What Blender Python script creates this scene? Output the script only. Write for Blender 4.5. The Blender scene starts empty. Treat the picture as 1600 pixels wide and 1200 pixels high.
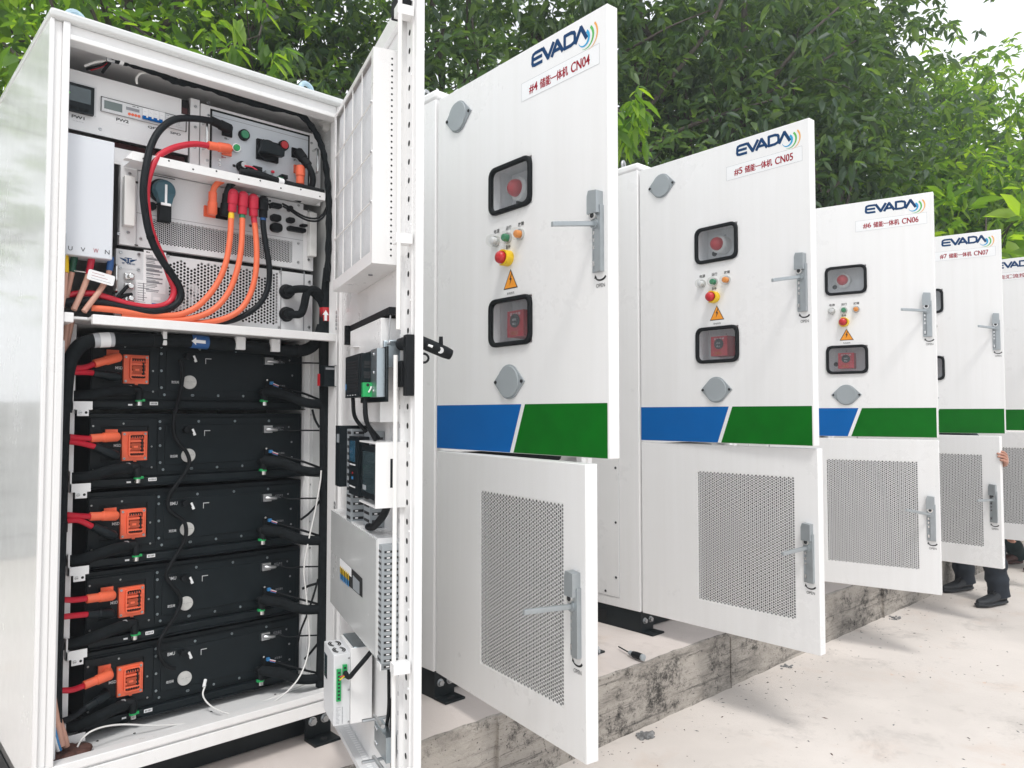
import bpy, bmesh, math, random
import numpy as np
from mathutils import Vector
R = math.radians
sc = bpy.context.scene
COL = sc.collection

# ------------------------------------------------------------------ camera, sky, sun, exposure
CAMZ = 1.39
F_PX, YAW, PIT = 1172.36, .8278, .0391
CAM = np.array([-.4256, -2.3037, CAMZ])
_r = np.array([math.sin(YAW), -math.cos(YAW), 0.])
_h = np.array([math.cos(YAW), math.sin(YAW), 0.])
_f = _h*math.cos(PIT)+np.array([0, 0, math.sin(PIT)])
_u = np.array([0, 0, math.cos(PIT)])-_h*math.sin(PIT)
cd = bpy.data.cameras.new('camera')
cam = bpy.data.objects.new('camera', cd)
COL.objects.link(cam)
cam.location = CAM
cam.rotation_euler = (math.pi/2+PIT, 0, YAW-math.pi/2)
cd.sensor_width = 36
cd.lens = 36*F_PX/1600
cd.clip_start = .02
cd.clip_end = 2000
sc.camera = cam

SUN_EL, SUN_AZ = R(58), R(-128)      # azimuth of the sun measured from +X towards +Y
wd = bpy.data.worlds.new('World')
sc.world = wd
wd.use_nodes = True
nt = wd.node_tree
nt.nodes.clear()
wo = nt.nodes.new('ShaderNodeOutputWorld')
bg = nt.nodes.new('ShaderNodeBackground')
sky = nt.nodes.new('ShaderNodeTexSky')
sky.sky_type = 'NISHITA'
sky.sun_disc = False
sky.sun_elevation = SUN_EL
sky.sun_rotation = math.pi/2-SUN_AZ
sky.air_density = 1.5
sky.dust_density = 3
tc = nt.nodes.new('ShaderNodeTexCoord')
ns = nt.nodes.new('ShaderNodeTexNoise')
ns.inputs['Scale'].default_value = 2.2
ns.inputs['Detail'].default_value = 6
mr = nt.nodes.new('ShaderNodeMapRange')
mr.inputs['From Min'].default_value = .3
mr.inputs['From Max'].default_value = .6
mr.inputs['To Min'].default_value = .8
mr.inputs['To Max'].default_value = 1.
mx = nt.nodes.new('ShaderNodeMix')
mx.data_type = 'RGBA'
mx.inputs[7].default_value = (11.6, 11.9, 12.3, 1)
nt.links.new(tc.outputs['Generated'], ns.inputs['Vector'])
nt.links.new(ns.outputs['Fac'], mr.inputs['Value'])
nt.links.new(mr.outputs['Result'], mx.inputs[0])
nt.links.new(sky.outputs['Color'], mx.inputs[6])
nt.links.new(mx.outputs[2], bg.inputs['Color'])
bg.inputs['Strength'].default_value = .1
nt.links.new(bg.outputs['Background'], wo.inputs['Surface'])

sl = bpy.data.lights.new('sun', 'SUN')
sl.energy = 1.6
sl.angle = R(12)
sl.color = (1, .97, .93)
so = bpy.data.objects.new('sun', sl)
COL.objects.link(so)
sdir = Vector((math.cos(SUN_EL)*math.cos(SUN_AZ), math.cos(SUN_EL)*math.sin(SUN_AZ), math.sin(SUN_EL)))
so.rotation_euler = sdir.to_track_quat('Z', 'Y').to_euler()
so.location = (0, -6, 9)
sc.view_settings.view_transform = 'Standard'
sc.view_settings.look = 'None'
sc.view_settings.exposure = .14
sc.view_settings.gamma = 1
sc.cycles.use_denoising = True
sc.cycles.max_bounces = 8
sc.cycles.transparent_max_bounces = 12

# ------------------------------------------------------------------ materials
MATS = {}
def mat(name, base, rough=.5, metal=0., var=.08, vscale=6., bump=0., bscale=80., stretch=(1, 1, 1), coat=0., spec=.5, trans=None, dirt=None):
    m = bpy.data.materials.new(name)
    m.use_nodes = True
    t = m.node_tree
    b = t.nodes['Principled BSDF']
    b.inputs['Roughness'].default_value = rough
    b.inputs['Metallic'].default_value = metal
    b.inputs['Specular IOR Level'].default_value = spec
    b.inputs['Coat Weight'].default_value = coat
    b.inputs['Coat Roughness'].default_value = .08
    c = t.nodes.new('ShaderNodeTexCoord')
    mp = t.nodes.new('ShaderNodeMapping')
    mp.inputs['Scale'].default_value = stretch
    t.links.new(c.outputs['Object'], mp.inputs['Vector'])
    n = t.nodes.new('ShaderNodeTexNoise')
    n.inputs['Scale'].default_value = vscale
    n.inputs['Detail'].default_value = 5
    t.links.new(mp.outputs['Vector'], n.inputs['Vector'])
    rp = t.nodes.new('ShaderNodeValToRGB')
    rp.color_ramp.elements[0].position = .3
    rp.color_ramp.elements[1].position = .7
    lo = tuple(x*(1-var) for x in base)
    if dirt:
        lo = dirt
    rp.color_ramp.elements[0].color = (*lo, 1)
    rp.color_ramp.elements[1].color = (*[min(1, x*(1+var*.5)) for x in base], 1)
    t.links.new(n.outputs['Fac'], rp.inputs['Fac'])
    t.links.new(rp.outputs['Color'], b.inputs['Base Color'])
    if bump:
        n2 = t.nodes.new('ShaderNodeTexNoise')
        n2.inputs['Scale'].default_value = bscale
        n2.inputs['Detail'].default_value = 3
        t.links.new(c.outputs['Object'], n2.inputs['Vector'])
        bp = t.nodes.new('ShaderNodeBump')
        bp.inputs['Strength'].default_value = bump
        bp.inputs['Distance'].default_value = .002
        t.links.new(n2.outputs['Fac'], bp.inputs['Height'])
        t.links.new(bp.outputs['Normal'], b.inputs['Normal'])
    if coat:                                     # handled steel: uneven gloss and faintly wavy sheet
        n3 = t.nodes.new('ShaderNodeTexNoise')
        n3.inputs['Scale'].default_value = 2.6
        n3.inputs['Detail'].default_value = 8
        n3.inputs['Roughness'].default_value = .7
        t.links.new(c.outputs['Object'], n3.inputs['Vector'])
        r3 = t.nodes.new('ShaderNodeMapRange')
        r3.inputs['From Min'].default_value = .35
        r3.inputs['From Max'].default_value = .65
        r3.inputs['To Min'].default_value = rough*.7
        r3.inputs['To Max'].default_value = rough*1.5
        t.links.new(n3.outputs['Fac'], r3.inputs['Value'])
        t.links.new(r3.outputs['Result'], b.inputs['Roughness'])
        n4 = t.nodes.new('ShaderNodeTexNoise')
        n4.inputs['Scale'].default_value = 4
        t.links.new(c.outputs['Object'], n4.inputs['Vector'])
        b4 = t.nodes.new('ShaderNodeBump')
        b4.inputs['Strength'].default_value = .25
        b4.inputs['Distance'].default_value = .004
        t.links.new(n4.outputs['Fac'], b4.inputs['Height'])
        t.links.new(b4.outputs['Normal'], b.inputs['Coat Normal'])
    MATS[name] = m
    return m

mat('paint', (.84, .84, .84), .32, var=.02, vscale=2.2, bump=.10, bscale=90, stretch=(16, 16, .6), coat=.2, dirt=(.822, .82, .816))
mat('gloss_paint', (.66, .675, .67), .2, var=.03, vscale=3, coat=.5)
mat('inner_paint', (.82, .825, .83), .4, var=.03, vscale=5, bump=.05, bscale=240)
mat('panel_blue', (.60, .645, .69), .42, var=.03, vscale=8)
mat('panel_grey', (.69, .705, .72), .42, var=.03, vscale=8)
mat('cover_white', (.69, .72, .765), .4, var=.02)
mat('rubber', (.008, .010, .012), .62, spec=.2, var=.3, vscale=30, bump=.12, bscale=300)
mat('cable_black', (.009, .012, .015), .5, spec=.2, var=.25, vscale=40)
mat('foam', (.009, .012, .014), .85, spec=.2, var=.35, vscale=60, bump=.5, bscale=240)
mat('case_black', (.008, .013, .016), .42, spec=.22, var=.15, vscale=25, bump=.1, bscale=500)
mat('skid_black', (.008, .012, .014), .4, spec=.25, var=.2, vscale=20)
mat('hole_black', (.006, .007, .008), .9, var=.1)
mat('orange', (.87, .155, .07), .45, var=.08, vscale=20)
mat('orange_dark', (.42, .065, .022), .6, var=.15, vscale=60)
mat('cable_orange', (.82, .165, .07), .42, var=.06, vscale=20)
mat('red_cable', (.58, .012, .035), .38, var=.1, vscale=20)
mat('red_boot', (.56, .018, .05), .45, var=.1, vscale=20)
mat('red', (.52, .012, .02), .3, var=.1, coat=.3)
mat('red_box', (.50, .02, .035), .4, var=.1)
mat('yellow', (.83, .55, .01), .4)
mat('amber', (.80, .27, .02), .3, coat=.3)
mat('green', (.01, .22, .09), .35, coat=.3)
mat('green_bright', (.015, .36, .10), .4)
mat('green_sleeve', (.008, .075, .045), .45)
mat('blue_sleeve', (.02, .10, .30), .45)
mat('sky_blue', (.05, .25, .55), .4)
mat('teal', (.022, .085, .115), .35, coat=.2)
mat('beige', (.60, .34, .26), .5, var=.1, vscale=20)
mat('chrome', (.70, .70, .69), .18, 1., var=.12, vscale=25)
mat('steel', (.55, .565, .575), .33, 1., var=.12, vscale=18, bump=.05)
mat('zinc', (.46, .53, .57), .38, 1., var=.1, vscale=15)
mat('die_cast', (.40, .435, .455), .34, .65, var=.08, vscale=25)
mat('grey_plastic', (.32, .35, .37), .45, var=.05)
mat('screen_grey', (.25, .255, .26), .6)
mat('cap_grey', (.33, .365, .385), .42, var=.06, vscale=9, coat=.1)
mat('disc_white', (.60, .60, .58), .5, var=.1, vscale=70)
mat('white_plastic', (.82, .82, .80), .45, var=.04)
mat('label_white', (.86, .87, .88), .5, var=.02)
mat('ink_black', (.012, .013, .015), .6)
mat('ink_grey', (.28, .29, .31), .6)
mat('ink_white', (.70, .71, .72), .6)
mat('ink_red', (.33, .003, .02), .6, spec=.2)
mat('ink_navy', (.003, .045, .14), .6, spec=.2)
mat('ink_cyan', (.015, .36, .66), .5)
mat('ink_green', (.10, .48, .10), .5)
mat('ink_orange', (.86, .40, .07), .5)
mat('band_blue', (.0, .115, .40), .5, var=.05, spec=.12)
mat('band_green', (.0, .135, .006), .5, var=.1, vscale=12, spec=.12)
mat('sign_orange', (.88, .33, .02), .5)
mat('screen', (.045, .07, .08), .12, var=.3, vscale=9, coat=.5)
mat('lcd', (.13, .17, .165), .2, var=.1, coat=.4)
mat('screen_blue', (.03, .11, .18), .15, coat=.5)
mat('filter', (.63, .645, .66), .9, var=.05, vscale=120, bump=.5, bscale=500)
mat('putty', (.10, .045, .035), .8, var=.3, vscale=30, bump=.8, bscale=60)
mat('red_slot', (.06, .012, .014), .6)
mat('film', (.45, .62, .72), .3, var=.2, vscale=30)
mat('skin', (.48, .24, .17), .5, var=.1, vscale=30)
mat('navy_cloth', (.012, .018, .028), .85, var=.3, vscale=25, bump=.5, bscale=120)
mat('green_cloth', (.012, .035, .035), .85, var=.3, vscale=25, bump=.5, bscale=120)
mat('dark_cloth', (.03, .035, .05), .85, var=.3, vscale=25, bump=.5, bscale=120)
mat('shoe_black', (.012, .015, .019), .6, var=.3, vscale=40, bump=.4, bscale=160)
mat('shoe_brown', (.11, .045, .035), .6, var=.3, vscale=40)
mat('hair', (.012, .01, .009), .5, var=.3, vscale=60)
mat('glove', (.58, .56, .56), .9, var=.1, vscale=60, bump=.5, bscale=200)
mat('bark', (.085, .072, .062), .85, var=.4, vscale=14, bump=1., bscale=40, stretch=(1, 1, .25))
mat('rubble', (.22, .22, .22), .9, var=.5, vscale=40, bump=1., bscale=90)
mat('bag', (.5, .52, .55), .2, var=.2, vscale=30)

def glassy(name, tint, clear, rough=.06):
    m = bpy.data.materials.new(name)
    m.use_nodes = True
    t = m.node_tree
    t.nodes.clear()
    o = t.nodes.new('ShaderNodeOutputMaterial')
    tr = t.nodes.new('ShaderNodeBsdfTransparent')
    tr.inputs['Color'].default_value = (*tint, 1)
    p = t.nodes.new('ShaderNodeBsdfPrincipled')
    p.inputs['Base Color'].default_value = (.5, .53, .55, 1)
    p.inputs['Roughness'].default_value = rough
    c = t.nodes.new('ShaderNodeTexCoord')
    mp = t.nodes.new('ShaderNodeMapping')
    mp.inputs['Scale'].default_value = (30, 30, 5)
    n = t.nodes.new('ShaderNodeTexNoise')
    n.inputs['Scale'].default_value = 1.5
    n.inputs['Detail'].default_value = 6
    mr = t.nodes.new('ShaderNodeMapRange')
    mr.inputs['From Min'].default_value = .35
    mr.inputs['From Max'].default_value = .75
    mr.inputs['To Min'].default_value = 1-clear
    mr.inputs['To Max'].default_value = min(1, (1-clear)*2.4)
    mix = t.nodes.new('ShaderNodeMixShader')
    t.links.new(c.outputs['Object'], mp.inputs['Vector'])
    t.links.new(mp.outputs['Vector'], n.inputs['Vector'])
    t.links.new(n.outputs['Fac'], mr.inputs['Value'])
    t.links.new(mr.outputs['Result'], mix.inputs[0])
    t.links.new(tr.outputs[0], mix.inputs[1])
    t.links.new(p.outputs[0], mix.inputs[2])
    t.links.new(mix.outputs[0], o.inputs['Surface'])
    MATS[name] = m
glassy('pane', (.95, .96, .97), .955)
glassy('clear_cap', (.97, .97, .96), .95, .1)
glassy('bag_film', (.9, .92, .94), .6, .15)

def leaf_mat(name, dark, light, transl):
    m = bpy.data.materials.new(name)
    m.use_nodes = True
    t = m.node_tree
    t.nodes.clear()
    o = t.nodes.new('ShaderNodeOutputMaterial')
    g = t.nodes.new('ShaderNodeNewGeometry')
    rp = t.nodes.new('ShaderNodeValToRGB')
    rp.color_ramp.elements[0].color = (*dark, 1)
    rp.color_ramp.elements[1].color = (*light, 1)
    e = rp.color_ramp.elements.new(.6)
    e.color = (*[(a*.75+b*.25) for a, b in zip(dark, light)], 1)
    t.links.new(g.outputs['Random Per Island'], rp.inputs['Fac'])
    p = t.nodes.new('ShaderNodeBsdfPrincipled')
    p.inputs['Roughness'].default_value = .46
    p.inputs['Specular IOR Level'].default_value = .6
    tl = t.nodes.new('ShaderNodeBsdfTranslucent')
    hs = t.nodes.new('ShaderNodeMix')
    hs.data_type = 'RGBA'
    hs.blend_type = 'MULTIPLY'
    hs.inputs[0].default_value = 1
    hs.inputs[7].default_value = (2.7, 2.7, .7, 1)
    mix = t.nodes.new('ShaderNodeMixShader')
    mix.inputs[0].default_value = transl
    t.links.new(rp.outputs['Color'], p.inputs['Base Color'])
    t.links.new(rp.outputs['Color'], hs.inputs[6])
    t.links.new(hs.outputs[2], tl.inputs['Color'])
    t.links.new(p.outputs[0], mix.inputs[1])
    t.links.new(tl.outputs[0], mix.inputs[2])
    t.links.new(mix.outputs[0], o.inputs['Surface'])
    MATS[name] = m
leaf_mat('leaf', (.042, .085, .052), (.12, .19, .075), .40)
leaf_mat('leaf_bright', (.065, .14, .04), (.22, .33, .05), .58)

def concrete(name, base, dark, stain, side):
    m = bpy.data.materials.new(name)
    m.use_nodes = True
    t = m.node_tree
    b = t.nodes['Principled BSDF']
    b.inputs['Roughness'].default_value = .86
    b.inputs['Specular IOR Level'].default_value = .25
    c = t.nodes.new('ShaderNodeTexCoord')
    def noise(scale, det, stretch=(1, 1, 1), rough=.55, dist=0):
        mp = t.nodes.new('ShaderNodeMapping')
        mp.inputs['Scale'].default_value = stretch
        mp.inputs['Location'].default_value = (scale*1.7, 3.1, scale*.3)
        n = t.nodes.new('ShaderNodeTexNoise')
        n.inputs['Scale'].default_value = scale
        n.inputs['Detail'].default_value = det
        n.inputs['Roughness'].default_value = rough
        n.inputs['Distortion'].default_value = dist
        t.links.new(c.outputs['Object'], mp.inputs['Vector'])
        t.links.new(mp.outputs['Vector'], n.inputs['Vector'])
        return n
    def ramp(n, a, bb, ca=(0, 0, 0), cb=(1, 1, 1)):
        rp = t.nodes.new('ShaderNodeValToRGB')
        rp.color_ramp.elements[0].position = a
        rp.color_ramp.elements[1].position = bb
        rp.color_ramp.elements[0].color = (*ca, 1)
        rp.color_ramp.elements[1].color = (*cb, 1)
        t.links.new(n.outputs['Fac'], rp.inputs['Fac'])
        return rp
    def mixc(fac, col_a, col_b, k=1.):
        x = t.nodes.new('ShaderNodeMix')
        x.data_type = 'RGBA'
        mu = t.nodes.new('ShaderNodeMath')
        mu.operation = 'MULTIPLY'
        mu.inputs[1].default_value = k
        t.links.new(fac.outputs['Color'], mu.inputs[0])
        t.links.new(mu.outputs[0], x.inputs[0])
        t.links.new(col_a, x.inputs[6])
        x.inputs[7].default_value = (*col_b, 1)
        return x.outputs[2]
    col = ramp(noise(1.3, 8), .3, .7, [v*.90 for v in base], [min(1, v*1.05) for v in base]).outputs['Color']
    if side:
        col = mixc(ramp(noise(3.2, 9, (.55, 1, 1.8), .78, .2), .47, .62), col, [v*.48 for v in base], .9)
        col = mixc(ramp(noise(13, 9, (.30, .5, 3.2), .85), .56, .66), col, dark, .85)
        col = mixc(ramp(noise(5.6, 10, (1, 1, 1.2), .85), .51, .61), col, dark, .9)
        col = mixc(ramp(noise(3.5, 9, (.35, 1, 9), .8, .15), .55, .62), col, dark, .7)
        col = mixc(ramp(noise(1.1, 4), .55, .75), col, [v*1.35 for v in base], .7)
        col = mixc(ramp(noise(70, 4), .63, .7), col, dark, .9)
    else:
        col = mixc(ramp(noise(2.4, 6, (1, 1, 1), .65, .4), .56, .74), col, stain, .55)
        col = mixc(ramp(noise(3.1, 10, (1, 1, 1), .76, .3), .54, .68), col, [v*.60 for v in base], .6)
        col = mixc(ramp(noise(.55, 5, (1, 1, 1), .6, .5), .48, .68), col, [v*.78 for v in base], .8)
        col = mixc(ramp(noise(17, 8, (1, 1.4, 1), .7, .5), .69, .73), col, dark, .75)
        col = mixc(ramp(noise(60, 6, (1, 1, 1), .6, .8), .74, .77), col, dark, .7)
        col = mixc(ramp(noise(9, 5, (1, 1, 1), .6), .70, .76), col, (.62, .36, .20), .5)
    t.links.new(col, b.inputs['Base Color'])
    nb = noise(38, 10, (1, 1, 1.6 if side else 1), .65)
    bp = t.nodes.new('ShaderNodeBump')
    bp.inputs['Strength'].default_value = .9 if side else .45
    bp.inputs['Distance'].default_value = .008 if side else .004
    t.links.new(nb.outputs['Fac'], bp.inputs['Height'])
    t.links.new(bp.outputs['Normal'], b.inputs['Normal'])
    MATS[name] = m
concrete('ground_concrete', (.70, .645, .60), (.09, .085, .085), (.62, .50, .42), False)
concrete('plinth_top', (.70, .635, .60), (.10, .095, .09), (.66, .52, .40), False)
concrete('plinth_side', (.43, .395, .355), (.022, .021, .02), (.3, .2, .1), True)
concrete('back_wall', (.42, .43, .43), (.12, .12, .12), (.3, .3, .3), True)

# ------------------------------------------------------------------ geometry helpers
V3 = lambda *a: np.array(a, float)
class Fr:
    """local frame: u to the right, v up, w towards the viewer of that face"""
    def __init__(s, o, u, v, w):
        s.o, s.u, s.v, s.w = V3(*o), V3(*u), V3(*v), V3(*w)
    def p(s, a, b, c=0.):
        return s.o+a*s.u+b*s.v+c*s.w
    def rot(s, a, b, ang, c=0.):
        cs, sn = math.cos(ang), math.sin(ang)
        return Fr(s.p(a, b, c), s.u*cs+s.v*sn, s.v*cs-s.u*sn, s.w)
WORLD = Fr((0, 0, 0), (1, 0, 0), (0, 1, 0), (0, 0, 1))
def FRONT(y):                                   # a plane facing the camera side, y metres behind the first cabinet's front
    return Fr((0, y, CAMZ), (1, 0, 0), (0, 0, 1), (0, -1, 0))
def ray(px, py):
    return _f+_r*((px-800)/F_PX)-_u*((py-600)/F_PX)
def PY(px, py, y):                              # survey point on the plane at depth y
    d = ray(px, py)
    return CAM+d*((y-CAM[1])/d[1])
def PX(px, py, y):
    q = PY(px, py, y)
    return q[0], q[2]-CAMZ

class MB:
    def __init__(s):
        s.v, s.f, s.m, s.names, s.cuts = [], [], [], [], []
    def cut(s):                                  # the next shape starts a piece of its own
        s.cuts.append((len(s.v), len(s.f)))
        return s
    def build_each(s, name, parent, bevel=0., smooth=True):
        ends = s.cuts[1:]+[(len(s.v), len(s.f))]
        for (a, fa), (b, fb) in zip(s.cuts, ends):
            t = MB()
            t.names = list(s.names)
            t.v, t.m = s.v[a:b], s.m[fa:fb]
            t.f = [[j-a for j in f] for f in s.f[fa:fb]]
            used = sorted(set(t.m))
            t.names = [s.names[i] for i in used]
            t.m = [used.index(i) for i in t.m]
            t.build(name, parent, bevel, smooth)
    def mi(s, name):
        if name not in s.names:
            s.names.append(name)
        return s.names.index(name)
    def add(s, vs, fs, m):
        k = len(s.v)
        i = s.mi(m)
        s.v += [tuple(map(float, q)) for q in vs]
        for f in fs:
            s.f.append([k+j for j in f])
            s.m.append(i)
        return s
    def box(s, fr, u0, u1, v0, v1, w0, w1, m):
        u0, u1 = min(u0, u1), max(u0, u1)
        v0, v1 = min(v0, v1), max(v0, v1)
        w0, w1 = min(w0, w1), max(w0, w1)
        q = [fr.p(u, v, w) for w in (w0, w1) for v in (v0, v1) for u in (u0, u1)]
        return s.add(q, [(4, 5, 7, 6), (1, 0, 2, 3), (0, 1, 5, 4), (3, 2, 6, 7), (1, 3, 7, 5), (2, 0, 4, 6)], m)
    def pbox(s, tl, br, y, w0, w1, m):           # box whose front face spans two surveyed corners
        a, b = PX(*tl, y-w1), PX(*br, y-w1)
        return s.box(FRONT(y), a[0], b[0], b[1], a[1], w0, w1, m)
    def prism(s, fr, pts, w0, w1, m):
        n = len(pts)
        q = [fr.p(a, b, w0) for a, b in pts]+[fr.p(a, b, w1) for a, b in pts]
        fs = [tuple(range(n, 2*n)), tuple(reversed(range(n)))]
        fs += [(i, (i+1) % n, n+(i+1) % n, n+i) for i in range(n)]
        return s.add(q, fs, m)
    def flat(s, fr, pts, w, m):
        return s.add([fr.p(a, b, w) for a, b in pts], [tuple(range(len(pts)))], m)
    def ring(s, fr, outer, inner, w0, w1, m):
        n = len(outer)
        q = [fr.p(a, b, w) for w in (w0, w1) for L in (outer, inner) for a, b in L]
        fs = []
        for i in range(n):
            j = (i+1) % n
            fs += [(2*n+i, 2*n+j, 3*n+j, 3*n+i), (i, n+i, n+j, j), (i, j, 2*n+j, 2*n+i), (n+i, 3*n+i, 3*n+j, n+j)]
        return s.add(q, fs, m)
    def cyl(s, fr, u, v, w0, w1, r0, m, r1=None, n=20):
        r1 = r0 if r1 is None else r1
        c = [(math.cos(2*math.pi*i/n), math.sin(2*math.pi*i/n)) for i in range(n)]
        q = [fr.p(u+r0*a, v+r0*b, w0) for a, b in c]+[fr.p(u+r1*a, v+r1*b, w1) for a, b in c]
        fs = [tuple(range(n, 2*n)), tuple(reversed(range(n)))]+[(i, (i+1) % n, n+(i+1) % n, n+i) for i in range(n)]
        return s.add(q, fs, m)
    def lathe(s, fr, u, v, prof, m, n=20):       # prof: list of (radius, w)
        q, fs = [], []
        for r, w in prof:
            q += [fr.p(u+r*math.cos(2*math.pi*i/n), v+r*math.sin(2*math.pi*i/n), w) for i in range(n)]
        for k in range(len(prof)-1):
            fs += [(k*n+i, k*n+(i+1) % n, (k+1)*n+(i+1) % n, (k+1)*n+i) for i in range(n)]
        fs += [tuple(reversed(range(n))), tuple((len(prof)-1)*n+i for i in range(n))]
        return s.add(q, fs, m)
    def tube(s, pts, r, m, n=10):
        P = [V3(*p) for p in pts]
        rs = r if isinstance(r, (list, tuple)) else [r]*len(P)
        q, fs = [], []
        T = []
        for i in range(len(P)):
            d = P[min(i+1, len(P)-1)]-P[max(i-1, 0)]
            T.append(d/(np.linalg.norm(d)+1e-12))
        up = V3(0, 0, 1) if abs(T[0][2]) < .9 else V3(1, 0, 0)
        a = np.cross(T[0], up)
        a /= np.linalg.norm(a)
        for i, p in enumerate(P):
            a = a-T[i]*np.dot(a, T[i])
            a /= np.linalg.norm(a)
            b = np.cross(T[i], a)
            q += [p+rs[i]*(math.cos(2*math.pi*k/n)*a+math.sin(2*math.pi*k/n)*b) for k in range(n)]
        for i in range(len(P)-1):
            fs += [(i*n+k, i*n+(k+1) % n, (i+1)*n+(k+1) % n, (i+1)*n+k) for k in range(n)]
        fs += [tuple(reversed(range(n))), tuple((len(P)-1)*n+k for k in range(n))]
        return s.add(q, fs, m)
    def ball(s, c, r, m, n=12, k=8):
        r = r if isinstance(r, (tuple, list)) else (r, r, r)
        q, fs = [], []
        for i in range(k+1):
            t = math.pi*i/k
            for j in range(n):
                f = 2*math.pi*j/n
                q.append((c[0]+r[0]*math.sin(t)*math.cos(f), c[1]+r[1]*math.sin(t)*math.sin(f), c[2]+r[2]*math.cos(t)))
        for i in range(k):
            fs += [(i*n+j, (i+1)*n+j, (i+1)*n+(j+1) % n, i*n+(j+1) % n) for j in range(n)]
        return s.add(q, fs, m)
    def perf(s, fr, u0, u1, v0, v1, w, nc, nr, k, m, keep=None):
        """a perforated sheet: staggered columns of real holes"""
        cw, ch = (u1-u0)/nc, (v1-v0)/(nr+.5)
        hr = k*min(cw*1.155, ch)/2
        outer = [(.5, 0), (.5, .5), (0, .5), (-.5, .5), (-.5, 0), (-.5, -.5), (0, -.5), (.5, -.5)]
        inner = [(math.cos(i*math.pi/4), math.sin(i*math.pi/4)) for i in range(8)]
        for c in range(nc):
            off = ch/2 if c % 2 else 0.
            x = u0+(c+.5)*cw
            fy = v0 if c % 2 else v1-ch/2
            s.add([fr.p(x-cw/2, fy, w), fr.p(x+cw/2, fy, w), fr.p(x+cw/2, fy+ch/2, w), fr.p(x-cw/2, fy+ch/2, w)], [(0, 1, 2, 3)], m)
            for j in range(nr):
                y = v0+off+(j+.5)*ch
                o = [fr.p(x+a*cw, y+b*ch, w) for a, b in outer]
                if keep and not keep((x-u0)/(u1-u0), (y-v0)/(v1-v0)):
                    s.add(o, [tuple(range(8))], m)
                    continue
                i_ = [fr.p(x+a*hr, y+b*hr, w) for a, b in inner]
                s.add(o+i_, [(q, (q+1) % 8, 8+(q+1) % 8, 8+q) for q in range(8)], m)
        return s
    def text(s, fr, txt, u0, u1, v0, v1, w, m, bold=0.):
        vs, fs = glyphs(txt, bold)
        return s.add([fr.p(u0+x*(u1-u0), v0+y*(v1-v0), w) for x, y in vs], fs, m)
    def ptext(s, txt, tl, br, y, w, m, bold=0.):
        s.cut()
        a, b = PX(*tl, y-w), PX(*br, y-w)
        return s.text(FRONT(y), txt, a[0], b[0], b[1], a[1], w, m, bold)
    def stroke(s, fr, pts, th, w, m):
        for (a, b) in zip(pts[:-1], pts[1:]):
            d = np.array(b)-np.array(a)
            L = np.linalg.norm(d)
            if L < 1e-9:
                continue
            n = np.array((-d[1], d[0]))/L*th/2
            e = d/L*th*.28
            A, B = np.array(a)-e, np.array(b)+e
            w += 2e-6
            s.flat(fr, [A-n, B-n, B+n, A+n], w, m)
        return s
    def screw(s, fr, u, v, w, r=.004, m='steel'):
        s.cut()
        s.cyl(fr, u, v, w, w+r*.5, r, m, r*.8, n=10)
        s.box(fr, u-r*.6, u+r*.6, v-r*.12, v+r*.12, w+r*.45, w+r*.55, 'ink_black')
        return s
    def pscrew(s, px, py, y, w=0., r=.004, m='steel'):
        a = PX(px, py, y-w)
        return s.screw(FRONT(y), a[0], a[1], w, r, m)
    def build(s, name, parent=None, bevel=0., smooth=True, loc=None, label=None):
        me = bpy.data.meshes.new(name)
        L = V3(*(parent['_o'] if parent is not None else (loc if loc is not None else (0, 0, 0))))
        vv = np.array(s.v)-L
        me.from_pydata(vv.tolist(), [], s.f)
        for nme in s.names:
            me.materials.append(MATS[nme])
        me.polygons.foreach_set('material_index', s.m)
        if smooth:
            me.polygons.foreach_set('use_smooth', [True]*len(s.f))
            me.set_sharp_from_angle(angle=R(38))
        me.update()
        o = bpy.data.objects.new(name, me)
        COL.objects.link(o)
        if parent is not None:
            o.parent = parent
        else:
            o.location = L
        o['_o'] = tuple(L)
        if label:
            o['label'] = label
        if bevel:
            md = o.modifiers.new('edge', 'BEVEL')
            md.width = bevel
            md.segments = 2
            md.limit_method = 'ANGLE'
            md.angle_limit = R(50)
            md.use_clamp_overlap = True
        return o

_gl = {}
def glyphs(txt, bold):
    key = (txt, bold)
    if key in _gl:
        return _gl[key]
    cu = bpy.data.curves.new('t', 'FONT')
    cu.body = txt
    cu.size = 1
    cu.offset = bold
    cu.resolution_u = 3
    cu.fill_mode = 'FRONT'
    ob = bpy.data.objects.new('t', cu)
    COL.objects.link(ob)
    bpy.context.view_layer.update()
    dg = bpy.context.evaluated_depsgraph_get()
    me = bpy.data.meshes.new_from_object(ob.evaluated_get(dg))
    vs = np.array([v.co[:2] for v in me.vertices])
    fs = [tuple(p.vertices) for p in me.polygons]
    bpy.data.objects.remove(ob)
    bpy.data.curves.remove(cu)
    bpy.data.meshes.remove(me)
    lo, hi = vs.min(0), vs.max(0)
    _gl[key] = (((vs-lo)/(hi-lo)).tolist(), fs)
    return _gl[key]

def thing(name, label, cat, loc, group=None):
    o = bpy.data.objects.new(name, None)
    COL.objects.link(o)
    o.location = tuple(map(float, loc))
    o.empty_display_size = .1
    o['_o'] = tuple(map(float, loc))
    return tag(o, label, cat, group)
def tag(o, label, cat, group=None):
    o['label'], o['category'] = label, cat
    if group:
        o['group'] = group
    return o
def copy_tree(o, off, parent=None):
    c = o.copy()
    COL.objects.link(c)
    if parent is not None:
        c.parent = parent
    else:
        c.location = Vector(o.location)+Vector(off)
    for ch in list(o.children):
        copy_tree(ch, off, c)
    return c

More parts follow.
